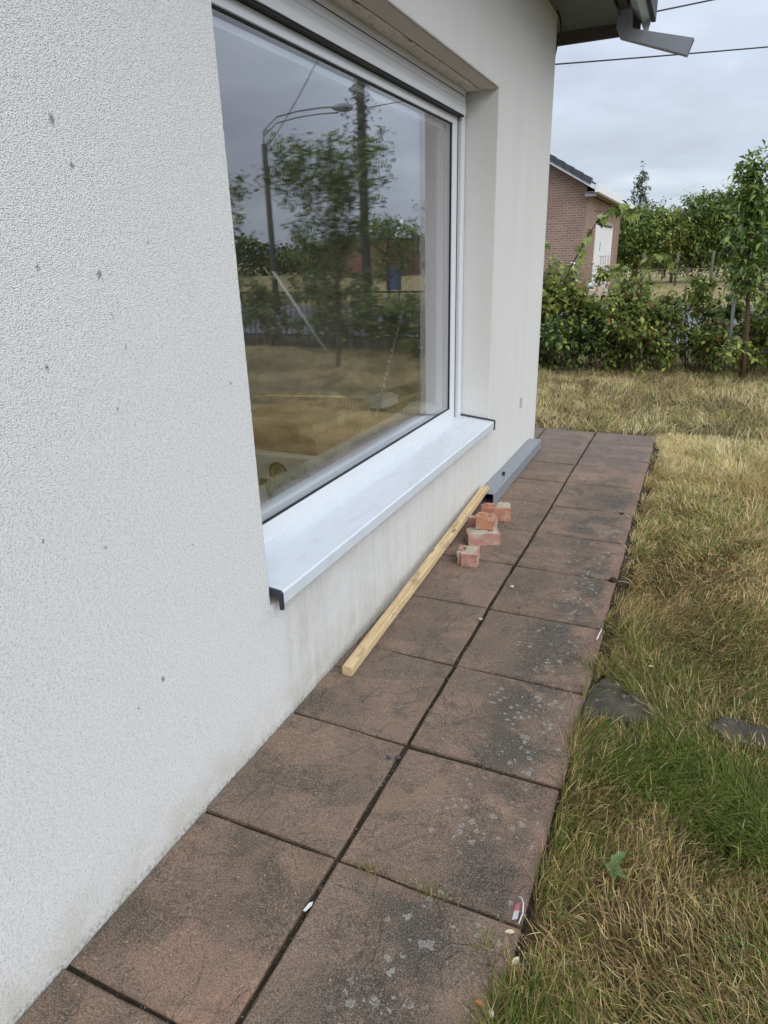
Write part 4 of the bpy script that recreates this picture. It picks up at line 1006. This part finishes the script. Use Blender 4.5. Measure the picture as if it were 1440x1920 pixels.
box('shutter_panel', XW-.10, XW-.03, DY0+1.26, DY1-.15, 1.42, DZ-.02, WHP, NH, .01)
box('window_glass', XW-.12, XW-.09, DY0+1.26, DY1-.15, .02, 1.40, GLD, NH)
for k in range(4): box('mullion', XW-.089, XW-.02, DY0+1.75+k*.75, DY0+2.05+k*.75, .03, 1.41, WHP, NH, .008)
box('door_frame', XW-.12, XW+.03, DY1-.14, DY1+.02, -.05, DZ+.03, WHP, NH, .01)
box('head_board', XW-.02, XW+.05, DY0-.06, DY1+.06, DZ+.035, DZ+.15, simple('grey_head', (.30,.28,.27), .8), NH, .01)
box('letter_slot', XW-.028, XW-.02, DY0+1.45, DY0+1.75, 1.62, 1.92, GLD, NH)
# roof
prism('roof', [(EX,EZ),(EX,EZ+.05),(RX,gz(RX)+.05),(2*RX-EX,EZ+.05),(2*RX-EX,EZ),(RX,gz(RX)-.02)], 'y', 23.72, 35.5, ROOFT, NH)
vx = lambda d_: EX-d_*math.cos(math.atan(sl_))
for k in range(22):
    d0 = .18+k*.335; xa, xb = vx(d0), vx(d0+.36)
    prism('verge_tile', [(xa, gz(xa)+.06), (xa, gz(xa)+.135), (xb, gz(xb)+.105), (xb, gz(xb)+.05)], 'y', 23.62, 23.96, ROOFT, NH, .008)
    prism('verge_tile', [(xa, gz(xa)-.065), (xa+.01, gz(xa)+.13), (xb+.005, gz(xb)+.10), (xb, gz(xb)-.075)], 'y', 23.595, 23.618, ROOFT, NH, .006)
prism('verge_trim', [(EX+.02, EZ-.15), (EX+.02, EZ-.02), (RX, gz(RX)-.06), (RX, gz(RX)-.19)], 'y', 23.64, 23.70, WHP, NH)
box('eave_fascia', EX-.02, EX+.10, 23.60, 35.5, EZ-.20, EZ+.03, WHP, NH, .01)
box('soffit', XW+.002, EX-.021, 23.66, 35.5, EZ-.19, EZ-.17, simple('brown_soffit', (.22,.17,.14), .7, .1, 3), NH)
box('eave_return', XW-.015, EX-.021, 23.72, 23.98, EZ-.30, EZ-.195, simple('grey_return', (.34,.34,.33), .7), NH)

# ------------------------------------------------------------------ garden across the street
for i, (x, y, h) in enumerate(((-1.15,29.0,1.15),(.35,29.6,1.30),(1.55,30.0,1.30),(3.2,30.3,1.3))):
    pass
FEN = thing('wire_fence', 'thin wire mesh fence on posts across the street', 'fence', (.4, 24.5, 0))
for k in range(12): box('post', -2.0+k*1.35, -1.94+k*1.35, 24.47, 24.53, -.05, 1.05, POLEM, FEN, .005)
V, F = [], []
for z in np.linspace(.12, 1.0, 9): tube_data(V, F, [(-2.0,24.5,z),(13,24.5,z)], [.004]*2, 3)
for x in np.arange(-2, 13, .13): tube_data(V, F, [(x,24.5,.1),(x,24.5,1.0)], [.003]*2, 3)
o = mesh('mesh_wires', V, F, STEEL, FEN); o['kind'] = 'stuff'
RF = thing('rail_fence', 'dark post and wire fence before the green tree row', 'fence', (.4, 36, 0))
for k in range(7): tube('post', [(-3+k*1.5,36,0),(-3+k*1.5,36,1.5)], .06, POLEM, RF)
for z in (.55, 1.0, 1.42): tube('strand', [(-3,36,z),(9,36,z)], .007, WIREM, RF)
trs = [(-2.0,39,3.7,1.35,'bushy green tree directly right of the brick house roof',[DARKG,MIDG,LITG,YELG],[4,4,2,.5]),
       (-.35,40,3.3,1.2,'yellow green tree in the row, behind the middle of the hedge',[DARKG,MIDG,LITG,GOLDG],[3,3,3,1.5]),
       (1.0,39.5,4.5,1.2,'tall leafy tree in the row, left of the sapling top',[DARKG,MIDG,LITG],[4,4,2]),
       (2.5,40,3.6,1.5,'broad green tree in the row, behind the sapling',[DARKG,MIDG,LITG],[4,4,2]),
       (4.3,40.5,3.9,1.7,'broad green tree at the far right of the row',[DARKG,MIDG,LITG],[4,4,2]),
       (-3.6,41,3.4,1.4,'low green tree half hidden behind the brick house',[DARKG,MIDG,LITG],[4,4,2])]
for (x, y, h, cr, lab_, pal, wt) in trs:
    tree('garden_tree', lab_, (x, y, 0), h, cr, .09, 5000, .21, pal, wt, group='row of trees across the street', clear=.10, limbs=15, narrow=1.1)
tree('slender_birch', 'slender pale tree rising above the row by the brick house', (-2.5, 42, 0), 6.3, .95, .07, 1500, .15, [(.09,.125,.06),(.14,.17,.085),(.06,.09,.045)], [3,2,2], clear=.42, limbs=20, shape='cone', narrow=.7)
tree('purple_plum', 'dark purple leaved tree top above the row', (1.9, 46, 0), 4.5, .9, .08, 2200, .15, [PURP,(.06,.03,.04)], [3,2], clear=.4)
tree('golden_tree', 'golden yellow leaved tree peeping above the row', (-1.0, 47, 0), 4.3, .8, .08, 1500, .15, [GOLDG, YELG, LITG], [4,2,1], clear=.4)
# flowering roses by the far fence
def roses(label, x, y, n, pal, nf, fc):
    T = thing('rose_bush', label, 'rose bush', (x, y, 0)); V, F = [], []
    P = []
    for i in range(9):
        q = limb((x+random.gauss(0,.1), y, 0), (x+random.gauss(0,.35), y+random.gauss(0,.2), random.uniform(.6,1.15)), (0,0,.08), 4); tube_data(V, F, q, [.012,.01,.008,.006,.004], 4); P += q[1:]
    mesh('stems', V, F, BARK, T); pn = np.array([tuple(p) for p in P]); k = RNG.integers(0, len(pn), n)
    leaves('foliage', pn[k]+RNG.normal(0,.11,(n,3)), rand_dirs(n), RNG.uniform(.05,.1,n), lcols(n, [DARKG,MIDG,LITG],[3,3,1]), LEAFM, T)
    for i in range(nf):
        p = Vector(P[random.randrange(len(P))])+Vector((random.gauss(0,.1), -.12, random.uniform(0,.2))); bm = bmesh.new(); bmesh.ops.create_icosphere(bm, subdivisions=2, radius=random.uniform(.04,.07))
        for v in bm.verts: v.co = v.co*(1+noise.noise(v.co*14+p)*.5)+p
        bmobj('bloom', bm, fc, T)
PINK = simple('pink_petals', (.55,.27,.26), .6, .2, 12); WPET = simple('white_petals', (.72,.72,.72), .6, .1, 12)
roses('pink flowering rose bush near the brick house drive', -1.25, 22.6, 400, 0, 4, PINK)
roses('white flowering bush beside the pink rose', -2.1, 22.4, 500, 0, 8, WPET)
RUB = simple('sandstone', (.46,.37,.28), .9, .2, 5, .1, 0, 20, .6)
rk = thing('stone_heap', 'low tan stone heap beside the roses across the street', 'stones', (-1.75, 22.0, 0))
for i in range(14):
    c_ = Vector((-1.75+random.gauss(0,.42), 22.0+random.gauss(0,.12), random.uniform(.05,.5)*(1-.2*abs(i-7)/7))); bm = bmesh.new(); bmesh.ops.create_cube(bm, size=random.uniform(.22,.36)); bmesh.ops.bevel(bm, geom=bm.edges[:], offset=.03, segments=1, affect='EDGES')
    for v in bm.verts: v.co = v.co+noise.noise_vector(v.co*9+c_)*.05+c_; v.co.z = max(v.co.z, -.02)
    bmobj('stone', bm, RUB, rk)

# ------------------------------------------------------------------ overhead cables
def cable(label, a, b, sag, r):
    a, b = Vector(a), Vector(b); pts = [a.lerp(b, i/24)-Vector((0,0,sag*4*(i/24)*(1-i/24))) for i in range(25)]
    return tag(tube('overhead_cable', pts, r, WIREM, None, 6), label, 'cable')
cable('black overhead cable crossing the sky below the gutter outlet', (-4.5,6.45,3.27), (6.6,17.1,5.05), .06, .009)
cable('short bit of overhead cable at the upper right sky', (-2.9,6.45,3.13), (6.6,17.1,6.42), .02, .009)
cable('thin cable crossing low before the tree row', (-2.4,25.0,2.85), (7.5,27.0,2.60), .12, .008)

# ------------------------------------------------------------------ what the window mirrors: front garden and street further along
young = [((3.28,9.12,0),3.05,.95,'young many branched fruit tree mirrored in the middle of the pane',4300),((5.0,8.75,0),2.7,.75,'young tree mirrored at the left edge of the pane',1700)]
for (b, h, cr, lab_, nl) in young:
    tree('young_tree', lab_, b, h, cr, .030, nl, .084, [DARKG, MIDG, DEEP, LITG], [4,4,2,1.5], group='young fruit trees in the front garden', clear=.24, limbs=17, shape='vase', bark=BARK, narrow=.55, droop=.3)
UP = thing('utility_pole', 'thick dark utility pole mirrored behind the young tree', 'pole', (6.6, 17.1, 0))
tube('shaft', [(6.6,17.1,-.2),(6.6,17.1,8.5)], [.13,.10], POLEM, UP, 10)
box('crossarm', 5.9, 7.3, 17.04, 17.16, 7.9, 8.02, POLEM, UP, .01)
n = 500; z = RNG.uniform(3.6, 6.2, n); a = RNG.uniform(0, 6.28, n); rr = .18+.22*RNG.random(n)**2*(1+np.sin(z*3)); C = np.stack([6.6+rr*np.cos(a), 17.1+rr*np.sin(a), z], 1)
leaves('climbing_ivy', C, rand_dirs(n), RNG.uniform(.08,.15,n), lcols(n, [DEEP,DARKG,MIDG],[3,3,1]), LEAFM, UP)
LPO = thing('street_lamp', 'street lamp on a pole with a long curved arm, mirrored in the pane', 'street lamp', (10.5, 18.6, 0))
tube('shaft', [(10.5,18.6,-.2),(10.5,18.6,4.75)], [.10,.08], POLEM, LPO, 10)
arm = [(10.5,18.6,4.6),(10.5,18.6,5.1),(10.25,19.0,5.5),(9.9,19.6,5.7),(9.5,20.3,5.86),(9.2,20.9,5.95)]
tube('arm', arm, .028, STEEL, LPO); tube('arm', [(x+.02,y,z-.16) for x, y, z in arm], .022, STEEL, LPO)
lh = [(9.3,20.7,5.90),(9.2,20.9,5.93),(9.05,21.15,5.96),(8.95,21.35,5.96)]
tube('lamp_head', lh, [.05,.12,.13,.06], STEEL, LPO)
cable('cable slanting down from the utility pole to the lamp pole', (6.6,17.1,7.8), (10.5,18.6,4.6), .25, .012)
RL = thing('railing', 'dark metal bar railing behind the hedge shrubs, seen mirrored', 'railing', (6, 12.2, 0))
for k in range(56): box('bar', 2.6+k*.13, 2.618+k*.13, 12.19, 12.208, .06, .98, WIREM, RL)
for z_ in (.10, .94): box('rail', 2.55, 9.9, 12.18, 12.218, z_, z_+.03, WIREM, RL)
tag(tube('garden_cane', [(4.22,10.55,-.03),(5.55,11.0,1.38)], .014, WHP), 'slanting white garden cane mirrored in the middle of the pane', 'cane')
bn = thing('wheeled_bin', 'blue bin standing by the field, mirrored in the pane', 'bin', (12.7, 32.9, 0))
BLU = simple('blue_plastic', (.03,.085,.20), .45, .1, 4, .4)
prism('bin_body', [(12.42,.06),(12.98,.06),(13.04,.98),(12.36,.98)], 'y', 32.6, 33.2, BLU, bn, .02)
box('lid', 12.33, 13.07, 32.56, 33.26, .985, 1.06, BLU, bn, .025)
for sx_ in (12.45, 12.90): V, F = [], []; tube_data(V, F, [(sx_,33.22,.1),(sx_+.06,33.22,.1)], [.1,.1], 12); mesh('wheel', V, F, BLACK, bn)
FB = thing('brick_barn', 'low red brick building with a white gable across the field', 'building', (26, 62, 0))
RBR = m_wallbrick('red_brick', [(.20,.085,.06), (.25,.11,.075)], (.28,.24,.21))
box('wall', 24.5, 30, 58.5, 67, -.1, 3.3, RBR, FB)
prism('roof', [(58.1,3.3),(62.7,3.8),(67.4,3.3)], 'x', 24.2, 30.3, ROOFT, FB)
prism('white_gable', [(59.4,3.31),(61.2,4.9),(63.0,3.31)], 'x', 23.9, 24.18, WHP, FB)
# far hedgerow closing the horizon
def hedgerow(nm, pts, n, h, ls, lab_):
    P = np.array(pts, float); k = RNG.integers(0, len(P)-1, n); f = RNG.random((n, 1)); C2 = P[k]*(1-f)+P[k+1]*f+RNG.normal(0, 1.2, (n, 2))
    hh = h*(.45+.9*vnoise(C2[:, 0], C2[:, 1], .16, 3)); z_ = hh*RNG.random(n)**.7; C = np.concatenate([C2, z_[:, None]], 1)
    o = leaves(nm, C, rand_dirs(n), RNG.uniform(.6, 1.4, n)*ls, lcols(n, [DEEP,DARKG,MIDG,LITG],[3,4,2,.6]), LEAFM, None, .3, .8); o['kind'] = 'stuff'; o['label'] = lab_; o['category'] = 'trees'
hedgerow('far_hedgerow', [(-70,75),(-20,70),(10,72),(36,80),(60,66),(90,40)], 26000, 4.2, .55, 'far dark hedgerow along the horizon beyond the field')
for i, (x, y, h, lab_) in enumerate(((9.2,24.5,3.0,'small round tree across the street, mirrored beside the utility pole'),(14.5,28.0,2.6,'small tree across the street, mirrored left of the lamp pole'),(11.0,36.5,4.6,'yellow green tree by the field mirrored near the right of the pane'))):
    tree('street_tree', lab_, (x, y, 0), h, 1.15, .08, 2400, .14, [DARKG,MIDG,LITG], [4,3,1+i], group='trees across the street mirrored in the pane', clear=.2, limbs=11)

for o in ATS: del o['_at']
